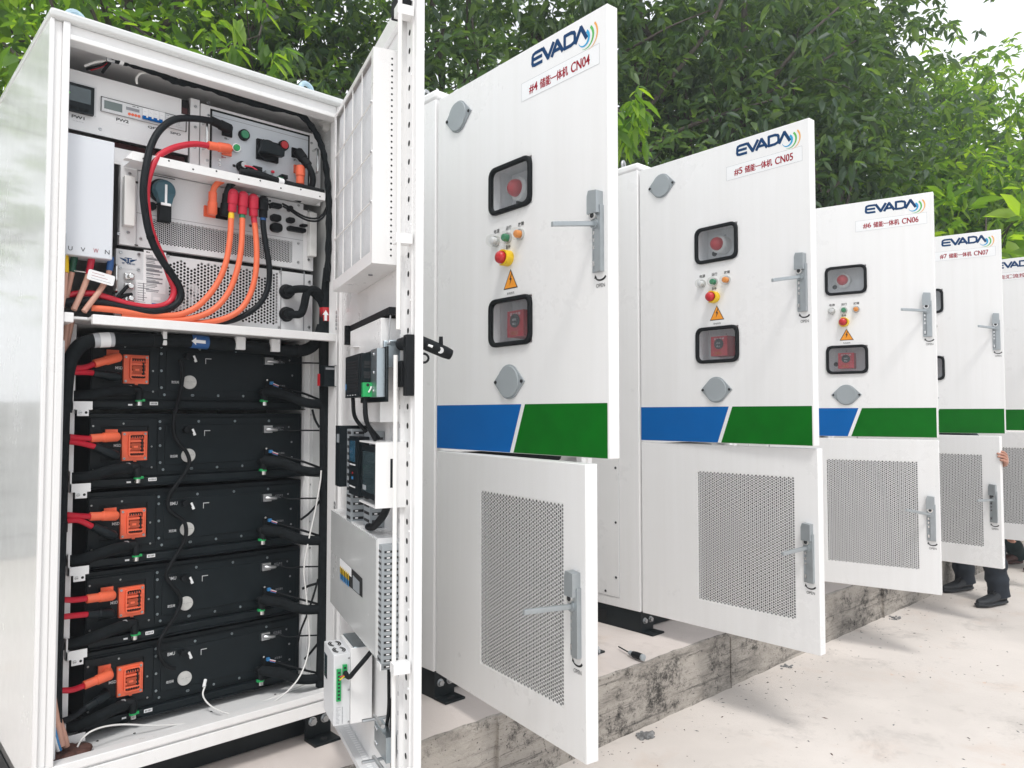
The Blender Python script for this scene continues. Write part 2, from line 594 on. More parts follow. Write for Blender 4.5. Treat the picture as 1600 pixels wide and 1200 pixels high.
def spline(pts, k=8):
    P = [V3(*p) for p in pts]
    P = [2*P[0]-P[1]]+P+[2*P[-1]-P[-2]]
    out = []
    for i in range(1, len(P)-2):
        a, b, c, d = P[i-1:i+3]
        for j in range(k):
            t = j/k
            out.append(.5*((2*b)+(c-a)*t+(2*a-5*b+4*c-d)*t*t+(3*b-a-3*c+d)*t**3))
    out.append(P[-2])
    return out
def C(pts, k=8):                                # cable path from surveyed points (px, py, depth)
    return spline([PY(*p) for p in pts], k)
def rrect(u0, u1, v0, v1, r, n=5):
    out = []
    for cx, cy, a0 in ((u1-r, v1-r, 0), (u0+r, v1-r, 90), (u0+r, v0+r, 180), (u1-r, v0+r, 270)):
        for i in range(n+1):
            a = R(a0+90*i/n)
            out.append((cx+r*math.cos(a), cy+r*math.sin(a)))
    return out

# ------------------------------------------------------------------ setting: ground, plinth
g = MB()
g.add([(-70, -70, 0), (110, -70, 0), (110, 90, 0), (-70, 90, 0)], [(0, 1, 2, 3)], 'ground_concrete')
go = g.build('ground', smooth=False)
go['kind'] = 'structure'
rnd = random.Random(3)
PLZ = .285
def plinth():
    m = MB()
    edges = [(-4, -.200), (1.425, -.202), (1.43, -.208), (3.0, -.210), (3.006, -.203), (4.93, -.200), (4.936, -.206), (9.4, -.204)]
    xs = sorted(set(np.round(np.arange(-4, 9.41, .06), 3).tolist()+[e[0] for e in edges]))
    fy = np.interp(xs, [e[0] for e in edges], [e[1] for e in edges])
    zs = [0, .06, .13, .2, .255, .278, PLZ]
    rows = []
    for k, z in enumerate(zs):
        row = []
        for x, y in zip(xs, fy):
            j = rnd.uniform(-.004, .004)+(.010+rnd.uniform(0, .006) if k == len(zs)-1 else (.003 if k == len(zs)-2 else 0))
            row.append((x, y+j, z+(rnd.uniform(-.006, 0) if k == len(zs)-1 else 0)))
        rows.append(row)
    n = len(xs)
    vs = [p for r in rows for p in r]
    fs = [(k*n+i, k*n+i+1, (k+1)*n+i+1, (k+1)*n+i) for k in range(len(zs)-1) for i in range(n-1)]
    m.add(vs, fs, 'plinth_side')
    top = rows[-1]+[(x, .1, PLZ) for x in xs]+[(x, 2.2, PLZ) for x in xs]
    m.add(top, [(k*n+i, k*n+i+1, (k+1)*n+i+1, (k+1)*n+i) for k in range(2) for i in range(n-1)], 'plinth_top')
    m.add([(9.4, -.204, 0), (9.4, 2.2, 0), (9.4, 2.2, PLZ), (9.4, -.204, PLZ), (-4, -.2, 0), (-4, 2.2, 0), (-4, 2.2, PLZ), (-4, -.2, PLZ)],
          [(0, 1, 2, 3), (4, 7, 6, 5)], 'plinth_side')
    m.add([(-4, 2.2, 0), (9.4, 2.2, 0), (9.4, 2.2, PLZ), (-4, 2.2, PLZ)], [(0, 3, 2, 1)], 'plinth_side')
    for x in (1.428, 3.003, 4.933):              # open formwork joints
        m.box(FRONT(-.2), x-.002, x+.002, -CAMZ+.001, PLZ-CAMZ-.03, .0, .0165, 'plinth_side')
    o = m.build('concrete_plinth', smooth=False)
    tag(o, 'long low grey concrete plinth with rough stained front edge under the row of cabinets', 'plinth')
plinth()

# ------------------------------------------------------------------ closed cabinets with two open doors
X2, Y2, PITCH = 1.3418, .0699, 1.2885
CW, CDEP, CT = .93, 1.15, 1.2923
def slab(mb, fr, us, vs, holes, w0, w1, m):
    """a flat leaf on a grid of cut lines with some cells left open"""
    nu, nv = len(us), len(vs)
    q = [fr.p(a, b, w) for w in (w0, w1) for b in vs for a in us]
    ix = lambda i, j, k: k*nu*nv+j*nu+i
    full = lambda i, j: 0 <= i < nu-1 and 0 <= j < nv-1 and (i, j) not in holes
    fs = []
    for i in range(nu-1):
        for j in range(nv-1):
            if not full(i, j):
                continue
            fs.append((ix(i, j, 1), ix(i+1, j, 1), ix(i+1, j+1, 1), ix(i, j+1, 1)))
            fs.append((ix(i, j, 0), ix(i, j+1, 0), ix(i+1, j+1, 0), ix(i+1, j, 0)))
            if not full(i-1, j): fs.append((ix(i, j, 0), ix(i, j, 1), ix(i, j+1, 1), ix(i, j+1, 0)))
            if not full(i+1, j): fs.append((ix(i+1, j, 0), ix(i+1, j+1, 0), ix(i+1, j+1, 1), ix(i+1, j, 1)))
            if not full(i, j-1): fs.append((ix(i, j, 0), ix(i+1, j, 0), ix(i+1, j, 1), ix(i, j, 1)))
            if not full(i, j+1): fs.append((ix(i, j+1, 0), ix(i, j+1, 1), ix(i+1, j+1, 1), ix(i+1, j+1, 0)))
    mb.add(q, fs, m)

def skid(root, X0, Y0, W, D, yf):
    """black steel base frame standing on the plinth, with foot plates and bolts"""
    f = FRONT(0)
    m = MB()
    m.box(f, X0+.003, X0+.063, -1.105, -1.001, -(Y0+D-.06), -(yf), 'skid_black')
    m.box(f, X0+W-.063, X0+W-.003, -1.105, -1.001, -(Y0+D-.06), -(yf), 'skid_black')
    m.box(f, X0+.063, X0+W-.063, -1.100, -1.001, -(yf+.10), -(yf+.04), 'skid_black')
    m.box(f, X0+.063, X0+W-.063, -1.100, -1.001, -(Y0+D-.1), -(Y0+D-.16), 'skid_black')
    m.box(f, X0+.0, X0+.002, -1.085, -1.03, -(yf+.55), -(yf+.22), 'hole_black')
    m.build('base_frame', root, bevel=.003)
    for x0 in (X0+.002, X0+W-.098):
        m = MB()
        m.box(f, x0, x0+.096, -1.105, -1.097, -yf, -(yf-.075), 'skid_black')
        m.box(f, x0, x0+.096, -1.097, -1.001, -(yf+.0), -(yf-.006), 'skid_black')
        m.cyl(Fr((0, 0, CAMZ), (1, 0, 0), (0, 1, 0), (0, 0, 1)), x0+.05, yf-.045, -1.097, -1.0962, .014, 'hole_black')
        ft = m.build('foot_plate', root, bevel=.002)
        for dx in (.026, .072):
            b = MB()
            fb = FRONT(yf-.006)
            b.cyl(fb, x0+dx, -1.045, 0, .003, .015, 'steel')
            b.cyl(fb, x0+dx, -1.045, .003, .013, .0115, 'steel', n=6)
            b.build('bolt', ft, smooth=False)

def lift_eye(root, x, y, z, mtl='steel', s=1.):
    m = MB()
    a = Fr((x, y, z+.028*s), (.96, .28, 0), (0, 0, 1), (.28, -.96, 0))
    pts = [a.p(.020*s*math.cos(t), .020*s*math.sin(t)) for t in np.linspace(0, 2*math.pi, 25)]
    m.tube(pts, .0065*s, mtl, n=8)
    m.cyl(Fr((x, y, z), (1, 0, 0), (0, 1, 0), (0, 0, 1)), 0, 0, 0, .012*s, .017*s, mtl)
    m.build('lifting_eye', root)

def logo(mb, fr, s0, s1, z0, z1, w):
    """five spaced stroked letters and three tapering arcs"""
    H = z1-z0
    L = s1-s0
    th = H*.25
    P = lambda a, b: (s0+a*L, z0+b*H)
    arc = lambda cx, cy, r, a0, a1, ax=1: [P(cx+r*ax*math.cos(R(t)), cy+r*math.sin(R(t))) for t in np.linspace(a0, a1, 7)]
    k = .055
    mb.stroke(fr, [P(.195, .93)]+[P(.06, .93)]+[P(.018, .86), P(0.006, .72), P(0, .28), P(.012, .12), P(.05, .07)]+[P(.19, .07)], th, w, 'ink_navy')
    mb.stroke(fr, [P(.01, .5), P(.185, .5)], th, w, 'ink_navy')
    mb.stroke(fr, [P(.215, .93), P(.315, .07), P(.415, .93)], th*1.15, w, 'ink_navy')
    mb.stroke(fr, [P(.39, .05), P(.49, .93), P(.59, .05)], th*1.15, w, 'ink_navy')
    mb.stroke(fr, [P(.435, .30), P(.545, .30)], th, w, 'ink_navy')
    mb.stroke(fr, [P(.63, .07), P(.63, .93), P(.745, .93), P(.80, .84), P(.815, .70), P(.815, .30), P(.80, .16), P(.745, .07), P(.63, .07)], th, w, 'ink_navy')
    mb.stroke(fr, [P(.83, .05), P(.925, .93), P(1.02, .05)], th*1.15, w, 'ink_navy')
    for (cx, cy, r, t0, t1, mx_, m, a0, a1) in ((.972, .05, .52, .02, .22, 1, 'ink_cyan', -165, 55), (1.0, .06, .78, .02, .19, 1, 'ink_green', -112, 48), (1.03, .10, 1.0, .02, .15, 1, 'ink_orange', -82, 42)):
        n = 22
        out, inn = [], []
        for i in range(n+1):
            t = i/n
            a = R(a0+(a1-a0)*t)
            tk = t0+(t1-t0)*math.sin(min(1, t*1.15)*math.pi/2)**1.3
            asp = H/L*1.0
            out.append((s0+cx*L+(r+tk/2)*H*.95*math.cos(a), z0+(cy+(r+tk/2)*.98*math.sin(a))*H))
            inn.append((s0+cx*L+(r-tk/2)*H*.95*math.cos(a), z0+(cy+(r-tk/2)*.98*math.sin(a))*H))
        for i in range(n):
            mb.flat(fr, [inn[i], out[i], out[i+1], inn[i+1]], w, m)

def handle(fr, s, zc, parent, tilt):
    """swing handle: hooded lock body and its lever pulled out"""
    m = MB()
    m.box(fr, s-.004, s+.022, zc-.146, zc+.055, 0, .016, 'die_cast')
    m.box(fr, s-.022, s+.004, zc-.146, zc+.018, 0, .006, 'die_cast')
    m.box(fr, s-.020, s-.006, zc-.135, zc-.012, .006, .0075, 'grey_plastic')
    m.box(fr, s-.017, s-.009, zc-.128, zc-.112, .0075, .011, 'chrome')
    for k in range(3):
        m.box(fr, s-.017, s-.009, zc-.03-.022*k, zc-.019-.022*k, .0075, .0085, 'chrome')
    m.prism(fr, [(s-.022, zc+.030), (s+.018, zc+.030), (s+.018, zc+.098), (s-.016, zc+.102), (s-.022, zc+.085)], 0, .030, 'die_cast')
    m.prism(fr, [(s-.018, zc-.002), (s+.012, zc-.002), (s+.012, zc+.030), (s-.018, zc+.030)], 0, .017, 'die_cast')
    m.cyl(fr, s-.003, zc+.024, .017, .027, .0135, 'chrome')
    m.cyl(fr, s-.003, zc+.024, .027, .0275, .008, 'ink_black')
    m.cyl(fr, s-.002, zc, .0, .022, .015, 'die_cast')
    m.build('door_lock', parent, bevel=.0015)
    m = MB()
    a = Fr(fr.p(s-.002, zc, .018), fr.u, fr.v, fr.w)
    dx, dz = tilt
    p0, p1 = V3(0, 0, 0), V3(dx, dz, .165)
    e = .0075
    q = []
    for p in (p0, p1):
        for (ua, vb) in ((-e*.8, -e), (e*.8, -e), (e*.8, e), (-e*.8, e)):
            q.append(a.p(p[0]+ua, p[1]+vb, p[2]))
    m.add(q, [(3, 2, 1, 0), (4, 5, 6, 7), (0, 1, 5, 4), (1, 2, 6, 5), (2, 3, 7, 6), (3, 0, 4, 7)], 'die_cast')
    m.build('lever', parent, bevel=.002)

def open_arrow(mb, fr, s, z):
    pts = [(s+.022*math.cos(R(t)), z+.012+.014*math.sin(R(t))) for t in np.linspace(-160, -20, 9)]
    for k, (a, b) in enumerate(zip(pts[:-1], pts[1:])):
        mb.stroke(fr, [a, b], .004+.0028*k/8*1.0, .0009, 'ink_black')
    mb.flat(fr, [(pts[0][0]-.005, pts[0][1]-.003), (pts[0][0]+.006, pts[0][1]-.001), (pts[0][0]-.002, pts[0][1]+.010)], .0011, 'ink_black')
    mb.text(fr, 'OPEN', s-.018, s+.018, z-.024, z-.012, .0009, 'ink_black')

def disc_cover(fr, s, z, parent):
    m = MB()
    r, e = .060, .084
    a0 = math.acos(r*.80/e)
    pts = [(e, 0)]+[(r*math.cos(t), r*math.sin(t)) for t in np.linspace(a0, math.pi-a0, 15)]+[(-e, 0)]+[(r*math.cos(t), r*math.sin(t)) for t in np.linspace(math.pi+a0, 2*math.pi-a0, 15)]
    m.prism(fr, [(s+a, z+b) for a, b in pts], 0, .005, 'cap_grey')
    m.cyl(fr, s, z, .005, .011, .056, 'cap_grey', r1=.0545, n=40)
    for k in (-.071, .071):
        m.cyl(fr, s+k, z, .005, .009, .006, 'ink_black', n=10)
    m.build('cover_disc', parent, bevel=.001)

def window(fr, s0, s1, z0, z1, door, kind):
    m = MB()
    m.ring(fr, rrect(s0-.005, s1+.005, z0-.005, z1+.005, .034), rrect(s0+.011, s1-.011, z0+.011, z1-.011, .022), -.004, .012, 'rubber')
    m.build('window_frame', door, bevel=.004)
    m = MB()
    m.prism(fr, rrect(s0+.006, s1-.006, z0+.006, z1-.006, .02), -.0015, .0025, 'pane')
    m.build('window_pane', door)
    m = MB()                                     # tray behind the pane
    e = .012
    D = -.105
    a, b, c, d = s0-e, s1+e, z0-e, z1+e
    m.box(fr, a, b, c, d, D-.004, D, 'inner_paint')
    m.box(fr, a, a+.003, c, d, D, -.046, 'inner_paint')
    m.box(fr, b-.003, b, c, d, D, -.046, 'inner_paint')
    m.box(fr, a, b, c, c+.003, D, -.046, 'inner_paint')
    m.box(fr, a, b, d-.003, d, D, -.046, 'inner_paint')
    m.screw(fr, s0+.09, z1-.022, D, .004)
    m.cyl(fr, s0+.030, (z0+z1)/2-.02, D, D+.004, .013, 'ink_black')
    m.build('window_box', door)
    m = MB()
    if kind == 'lamp':
        u, v = (s0+s1)/2-.026, (z0+z1)/2+.01
        m.cyl(fr, u, v, D, D+.05, .042, 'white_plastic', n=28)
        m.cyl(fr, u, v, D+.05, D+.058, .042, 'white_plastic', r1=.036, n=28)
        m.lathe(fr, u, v, [(.031, D+.05), (.031, D+.068), (.026, D+.080), (.016, D+.088), (.004, D+.091)], 'red', n=24)
        m.build('warning_lamp', door)
    else:
        u0, u1 = s0+.055, s0+.143
        v0, v1 = z0+.030, z0+.122
        m.box(fr, u0, u1, v0, v1, D, D+.075, 'red_box')
        m.box(fr, u0-.001, u1+.001, v0+.028, v0+.030, D+.074, D+.077, 'red')
        m.cyl(fr, (u0+u1)/2, (v0+v1)/2+.010, D+.075, D+.080, .024, 'ink_black')
        m.text(fr, '紧急启停', u0+.016, u1-.016, v1-.018, v1-.007, D+.0758, 'ink_white')
        m.text(fr, '启动', u0+.034, u1-.034, v0+.055, v0+.064, D+.0808, 'ink_white')
        m.text(fr, '停止', u0+.034, u1-.034, v0+.040, v0+.049, D+.0808, 'ink_white')
        m.box(fr, u0+.02, u1-.03, v0+.006, v0+.02, D+.075, D+.0765, 'orange_dark')
        m.build('alarm_button_box', door, bevel=.002)

def upper_door(root, X0, a, title, tilt):
    d, n = V3(math.cos(a), -math.sin(a), 0), V3(-math.sin(a), -math.cos(a), 0)
    fr = Fr((X0+.005, Y2-.01, CAMZ), d, (0, 0, 1), n)
    WL = .918
    us, vs = [0, .345, .566, WL], [-.136, .238, .398, .709, .871, 1.2446]
    m = MB()
    slab(m, fr, us, vs, {(1, 1), (1, 3)}, -.045, 0, 'paint')
    door = m.build('upper_door', root, bevel=.0025)
    m = MB()                                      # colour bands of foil
    m.flat(fr, [(.001, -.1345), (.452, -.1345), (.513, .031), (.001, .031)], .0007, 'band_blue')
    m.flat(fr, [(.471, -.1345), (.911, -.1345), (.911, .031), (.532, .031)], .0007, 'band_green')
    m.build('colour_band', door, smooth=False)
    m = MB()
    logo(m, fr, .572, .824, 1.171, 1.218, .0008)
    m.build('emblem', door, smooth=False)
    m = MB()
    m.box(fr, .515, .885, 1.070, 1.133, 0, .0006, 'label_white')
    m.stroke(fr, [(.515, 1.070), (.885, 1.070), (.885, 1.133), (.515, 1.133), (.515, 1.070)], .0008, .0007, 'ink_grey')
    for k, (du, dv) in enumerate(((0, 0), (.0009, .0004), (-.0009, -.0004))):   # heavy print
        T = lambda x, a, b: m.text(fr, x, a+du, b+du, 1.083+dv, 1.1155+dv, .0009+.00004*k, 'ink_red', .004)
        if title[0] == '#':
            T(title[:2], .556, .598)
            T('储能一体机', .611, .745)
            T(title[-4:], .760, .843)
        else:
            T(title, .545, .855)
    m.build('nameplate', door, smooth=False)
    window(fr, .345, .566, .709, .871, door, 'lamp')
    window(fr, .345, .566, .238, .398, door, 'button')
    disc_cover(fr, .142, 1.134, door)
    disc_cover(fr, .449, .109, door)
    for s, col, word in ((.377, 'panel_grey', '电源'), (.444, 'green', '运行'), (.511, 'amber', '故障')):
        m = MB()
        m.cyl(fr, s, .611, 0, .010, .0185, 'chrome')
        m.lathe(fr, s, .611, [(.0135, .010), (.0135, .022), (.011, .026), (.004, .028)], col)
        m.lathe(fr, s, .611, [(.021, .001), (.022, .028), (.018, .036), (.004, .040)], 'clear_cap')
        m.text(fr, word, s-.015, s+.016, .640, .655, .0009, 'ink_black', .01)
        m.build('indicator_lamp', door)
    m = MB()
    s, z = .441, .540
    pts = [(s+.032*math.cos(R(t)), z+.028*math.sin(R(t))) for t in np.linspace(-112, 112, 15)]
    inn = [(s+.026*math.cos(R(t)), z+.023*math.sin(R(t))) for t in np.linspace(112, -112, 15)]
    m.prism(fr, pts+inn, 0, .030, 'yellow')
    m.cyl(fr, s, z, 0, .012, .028, 'yellow')
    m.cyl(fr, s, z, .012, .030, .016, 'red')
    m.lathe(fr, s, z, [(.018, .020), (.0215, .028), (.0225, .036), (.019, .045), (.011, .050), (.003, .052)], 'red')
    m.text(fr, '急停', s-.012, s+.014, .574, .588, .0009, 'ink_black', .01)
    m.build('emergency_stop', door)
    m = MB()
    tri = lambda k, zb: [(.4555-.039*k, .432+zb), (.4555+.039*k, .432+zb), (.4555, .432+zb+.069*k)]
    m.flat(fr, tri(1, 0), .0007, 'ink_black')
    m.flat(fr, tri(.86, .0035), .001, 'sign_orange')
    b = [(.461, .487), (.449, .464), (.455, .464), (.450, .443), (.463, .468), (.457, .468), (.464, .487)]
    m.flat(fr, b[:3]+[b[5]]+b[6:], .0013, 'ink_black')
    m.flat(fr, [b[2], b[3], b[4], b[5]], .0013, 'ink_black')
    m.text(fr, '有电危险', .436, .476, .412, .421, .0009, 'ink_black')
    m.build('warning_sign', door, smooth=False)
    m = MB()
    open_arrow(m, fr, .885, .405)
    m.build('open_mark', door, smooth=False)
    handle(fr, .878, .574, door, tilt)
    return door

def lower_door(root, X0, a, tilt):
    d, n = V3(math.cos(a), -math.sin(a), 0), V3(-math.sin(a), -math.cos(a), 0)
    fr = Fr((X0+.005, Y2-.01, CAMZ), d, (0, 0, 1), n)
    m = MB()
    slab(m, fr, [0, .333, .811, .918], [-1.0, -.872, -.272, -.147], {(1, 1)}, -.045, 0, 'paint')
    door = m.build('lower_door', root, bevel=.0025)
    m = MB()
    m.perf(fr, .332, .812, -.873, -.271, -.0006, 50, 53, .84, 'paint')
    m.build('vent_grille', door, smooth=False)
    m = MB()
    m.perf(fr, .325, .82, -.88, -.265, -.0035, 25, 31, .62, 'screen_grey')
    m.box(fr, .30, .84, -.90, -.24, -.040, -.035, 'hole_black')
    m.build('filter_screen', door, smooth=False)
    m = MB()
    open_arrow(m, fr, .879, -.730)
    m.build('open_mark', door, smooth=False)
    handle(fr, .875, -.560, door, tilt)
    return door

def cabinet(i, aU, aL, title, label):
    X0, Y0 = X2+PITCH*i, Y2
    root = thing('energy_storage_cabinet', label, 'cabinet', (X0+CW/2, Y0+CDEP/2, PLZ), 'tall white battery cabinets in a row along the plinth')
    f = FRONT(0)
    m = MB()
    B = lambda x0, x1, y0, y1, z0, z1, mt='paint': m.box(f, X0+x0, X0+x1, z0, z1, -(Y0+y1), -(Y0+y0), mt)
    B(0, .03, 0, CDEP, -1, 1.252)
    B(CW-.03, CW, 0, CDEP, -1, 1.252)
    B(.03, CW-.03, CDEP-.03, CDEP, -1, 1.252)
    B(.03, CW-.03, .01, CDEP-.03, -1, -.955)
    B(.03, CW-.03, .01, CDEP-.03, 1.22, 1.252)
    B(.03, CW-.03, .02, .09, -.157, -.117)
    B(.03, .06, .012, .05, -.955, 1.22, 'inner_paint')
    B(CW-.06, CW-.03, .012, .05, -.955, 1.22, 'inner_paint')
    m.build('cabinet_body', root, bevel=.003)
    m = MB()
    m.box(f, X0-.004, X0+CW+.004, 1.252, CT, -(Y0+CDEP+.01), -(Y0-.006), 'paint')
    m.build('roof', root, bevel=.012)
    m = MB()
    sf = Fr((X0, 0, CAMZ), (0, -1, 0), (0, 0, 1), (-1, 0, 0))
    for z0, z1 in ((-.950, -.193), (-.130, 1.20)):
        m.box(sf, -(Y0+CDEP-.12), -.203, z0, z1, .0005, .003, 'paint')
        m.box(sf, -(Y0+CDEP-.118), -.2015, z0-.002, z1+.002, 0, .0006, 'ink_grey')
        zz = np.arange(z0+.10, z1, .283)
        for z in zz:
            m.cyl(sf, -.222, z, .003, .0034, .012, 'inner_paint')
            m.cyl(sf, -.222, z, .0034, .005, .0065, 'ink_black', n=10)
        m.cyl(sf, -.293, z0+.02, .003, .005, .0065, 'ink_black', n=10)
    m.build('side_panel', root, smooth=False)
    m = MB()                                      # what shows in the gap between the two doors
    m.box(f, X0+.06, X0+CW-.06, -.95, -.19, -(Y0+.5), -(Y0+.17), 'case_black')
    m.box(f, X0+.06, X0+CW-.06, -.115, 1.2, -(Y0+.5), -(Y0+.14), 'panel_grey')
    for k in range(4):
        m.box(f, X0+.12, X0+CW-.12, -.93+.19*k, -.77+.19*k, -(Y0+.17), -(Y0+.155), 'case_black')
    m.tube(spline([(X0+.1, Y0+.1, CAMZ-.7), (X0+.11, Y0+.1, CAMZ-.21), (X0+.3, Y0+.1, CAMZ-.19), (X0+.8, Y0+.1, CAMZ-.2)]), .022, 'foam')
    m.build('rack', root)
    skid(root, X0, Y0, CW, CDEP, Y0)
    lift_eye(root, X0+.05, Y0+.13, CAMZ+CT)
    lift_eye(root, X0+CW-.05, Y0+.13, CAMZ+CT)
    upper_door(root, X0, aU, title, ((-.008, -.026), (-.03, -.03), (-.105, -.004), (-.09, .004), (-.06, 0))[i])
    lower_door(root, X0, aL, ((-.005, .006), (-.02, -.008), (-.10, .035), (-.035, .004), (0, 0))[i])
    return root
cabinet(0, 1.6258, 1.7304, '#4 储能一体机 CN04', 'white cabinet whose nameplate reads number 4 CN04, nearest of the lettered doors')
cabinet(1, 1.6077, 1.5762, '#5 储能一体机 CN05', 'white cabinet whose nameplate reads number 5 CN05, with both doors swung open')
cabinet(2, 1.3395, 1.3405, '#6 储能一体机 CN06', 'white cabinet whose nameplate reads number 6 CN06, flecks on its green door band')
cabinet(3, 1.3519, 1.6034, '#7 储能一体机 CN07', 'white cabinet whose nameplate reads number 7 CN07, with a person standing behind its lower door')
cabinet(4, 1.46, 1.52, '储能汇流控制柜', 'white control cabinet at the right edge of the photo, its lettering partly cut off')

# ------------------------------------------------------------------ the open cabinet
W1, T1, D1 = .90, 1.095, 1.10
f0 = FRONT(0)
root1 = thing('open_cabinet', 'white battery cabinet standing wide open with black battery packs and cables inside', 'cabinet', (.45, .55, PLZ))
m = MB()
B = lambda x0, x1, y0, y1, z0, z1, mt='gloss_paint': m.box(f0, x0, x1, z0, z1, -y1, -y0, mt)
B(0, .018, .012, D1, -1, 1.07)
B(W1-.018, W1, .012, D1, -1, 1.07)
B(.018, W1-.018, D1-.02, D1, -1, 1.07, 'inner_paint')
B(.018, W1-.018, .03, D1-.02, 1.045, 1.07, 'inner_paint')
m.build('cabinet_body', root1, bevel=.002)
m = MB()
B(-.003, W1+.003, -.012, D1+.02, 1.068, T1)
m.build('roof', root1, bevel=.008)
m = MB()                                          # stepped door frame: outer flange, gutter, sealing lip
for x0, x1, y0, y1 in ((0, .010, -.004, .012), (.010, .030, .006, .05), (.030, .047, -.006, .05)):
    B(x0, x1, y0, y1, -.93, 1.068, 'paint')
for x0, x1, y0, y1 in ((.868, .876, -.004, .05), (.876, .890, .006, .05), (.890, .8995, -.004, .012)):
    B(x0, x1, y0, y1, -.93, 1.068, 'paint')
B(.047, .868, -.006, .045, 1.022, 1.036, 'paint')
B(.047, .868, .008, .05, 1.036, 1.068, 'paint')
B(0, W1, -.006, .035, -.952, -.930, 'paint')
B(0, W1, .004, .035, -.960, -.952, 'paint')
B(0, W1, -.004, .012, -1.0, -.960, 'paint')
m.build('door_frame', root1, bevel=.002)
m = MB()
B(.018, W1-.018, .035, D1-.02, -.975, -.955, 'inner_paint')
B(.018, W1-.018, .035, .05, -.955, -.942, 'inner_paint')
for px, py in ((152, 1158), (210, 1146), (262, 1150), (330, 1112), (430, 1085), (228, 1166)):
    q = CAM+ray(px, py)*((-.955)/ray(px, py)[2])
    m.cyl(WORLD, q[0], q[1], q[2]+.0003, q[2]+.0009, .004, 'ink_black', n=10)
q = CAM+ray(152, 1176)*((-.955)/ray(152, 1176)[2])
m.prism(WORLD, [(q[0]+.04*math.cos(t), q[1]+.022*math.sin(t)) for t in np.linspace(0, 2*math.pi, 24)[:-1]], q[2]+.0003, q[2]+.0008, 'hole_black')
m.build('floor_plate', root1)
m = MB()                                          # dividing shelf with turned down lip and cable notch
B(.047, .072, .0, .6, .247, .274, 'paint')
B(.118, .868, .0, .02, .247, .274, 'paint')
B(.118, .868, .02, .6, .262, .270, 'inner_paint')
B(.072, .118, .05, .6, .262, .270, 'inner_paint')
for px, w in ((255, .012), (370, .03), (425, .03)):
    x, z = PX(px, 528, .06)
    m.box(FRONT(.06), x, x+w, .205, .247, -.02, 0, 'inner_paint')
m.build('shelf', root1, bevel=.002)
m = MB()                                          # columns the packs hang on
B(.848, .882, .185, .5, -.95, .262, 'inner_paint')
B(.866, .870, .180, .185, -.95, .262, 'paint')
for px, py in ((483, 620), (485, 648), (484, 757), (490, 757), (483, 815), (484, 856), (480, 930), (476, 1045), (487, 1010)):
    a = PX(px, py, .184)
    m.screw(FRONT(.185), a[0], a[1], 0, .005)
m.build('rack_column', root1, bevel=.001)
m = MB()
B(.096, .112, .150, .165, -.95, .26, 'inner_paint')
m.build('rack_column', root1, bevel=.001)
m = MB()
B(.045, .060, .04, .055, -.93, .20, 'panel_grey')
m.build('inner_post', root1, bevel=.001)
skid(root1, 0, 0, W1, D1, .07)
lift_eye(root1, .085, .12, CAMZ+T1, 'film', 1.35)
lift_eye(root1, .80, .10, CAMZ+T1, 'film', 1.35)
m = MB()
for px, py in ((315, 128), (448, 167)):           # small brackets under the header, door switch dome
    a = PX(px, py, .06)
    m.box(FRONT(.06), a[0]-.02, a[0]+.012, a[1]-.010, a[1]+.014, 0, .002, 'paint')
    m.box(FRONT(.06), a[0]-.006, a[0]+.004, a[1]-.003, a[1], .002, .0025, 'ink_black')
m.build('bracket', root1, smooth=False)
m = MB()
a = PY(513, 190, .10)
m.lathe(Fr((a[0], a[1], CAMZ+1.045), (1, 0, 0), (0, -1, 0), (0, 0, -1)), 0, 0, [(.034, 0), (.034, .01), (.022, .012), (.022, .026), (.015, .034), (.004, .037)], 'white_plastic')
m.build('smoke_detector', root1)

# its single door, swung out past square
PHI = 1.2577
dd, dn = V3(-math.cos(PHI), -math.sin(PHI), 0), V3(-math.sin(PHI), math.cos(PHI), 0)
DR = Fr((.9, -.005, CAMZ), dd, (0, 0, 1), dn)
def PD(px, py, off):
    o = DR.o+dn*off
    d = ray(px, py)
    q = CAM+d*(np.dot(o-CAM, dn)/np.dot(d, dn))-DR.o
    return float(q@dd), float(q[2])
m = MB()
m.box(DR, .0, .88, -.985, 1.075, .0, .020, 'paint')
m.box(DR, .02, .06, -.95, 1.04, .02, .032, 'paint')
m.box(DR, .06, .80, 1.00, 1.04, .02, .034, 'paint')
door1 = m.build('door', root1, bevel=.002)
m = MB()
m.box(DR, .806, .856, -.975, 1.06, .020, .0235, 'paint')
m.box(DR, .795, .806, -.975, 1.06, .020, .034, 'paint')
for k in range(44):
    z = 1.035-.0463*k
    m.cyl(DR, .832, z, .0235, .0241, .0072, 'hole_black', n=14)
    m.box(DR, .7985, .8025, z-.006, z+.004, .034, .0344, 'ink_grey')
    if k % 4 == 0:
        m.box(DR, .850, .853, z-.022, z-.018, .0235, .0262, 'label_white')
m.build('perforated_rail', door1, smooth=False)
m = MB()
m.tube([DR.p(.862, z, .057) for z in (1.05, .5, .20)], .0055, 'white_plastic', n=10)
m.tube([DR.p(.842, z, .057) for z in (.14, -.5, -.97)], .0055, 'white_plastic', n=10)
for z in (.98, .42, -.6):
    m.box(DR, .834, .866, z-.012, z+.012, .0236, .064, 'paint')
m.build('lock_rod', door1)
m = MB()
a, b = PD(633, 5, .05), PD(648, 24, .03)
m.box(DR, .79, .85, .985, 1.03, .024, .060, 'rubber')
m.cyl(DR, .82, 1.045, .03, .06, .018, 'zinc')
m.build('latch_roller', door1, bevel=.003)
m = MB()                                          # inside of the lock and its swung-out handle
z0, z1 = PD(645, 618, .03)[1], PD(645, 521, .03)[1]
m.box(DR, .846, .874, z0, z1, .020, .040, 'rubber')
m.cyl(Fr(DR.p(.80, 0, .03), dn, (0, 0, 1), -dd), .0, z1-.018, -.06, .01, .016, 'rubber')
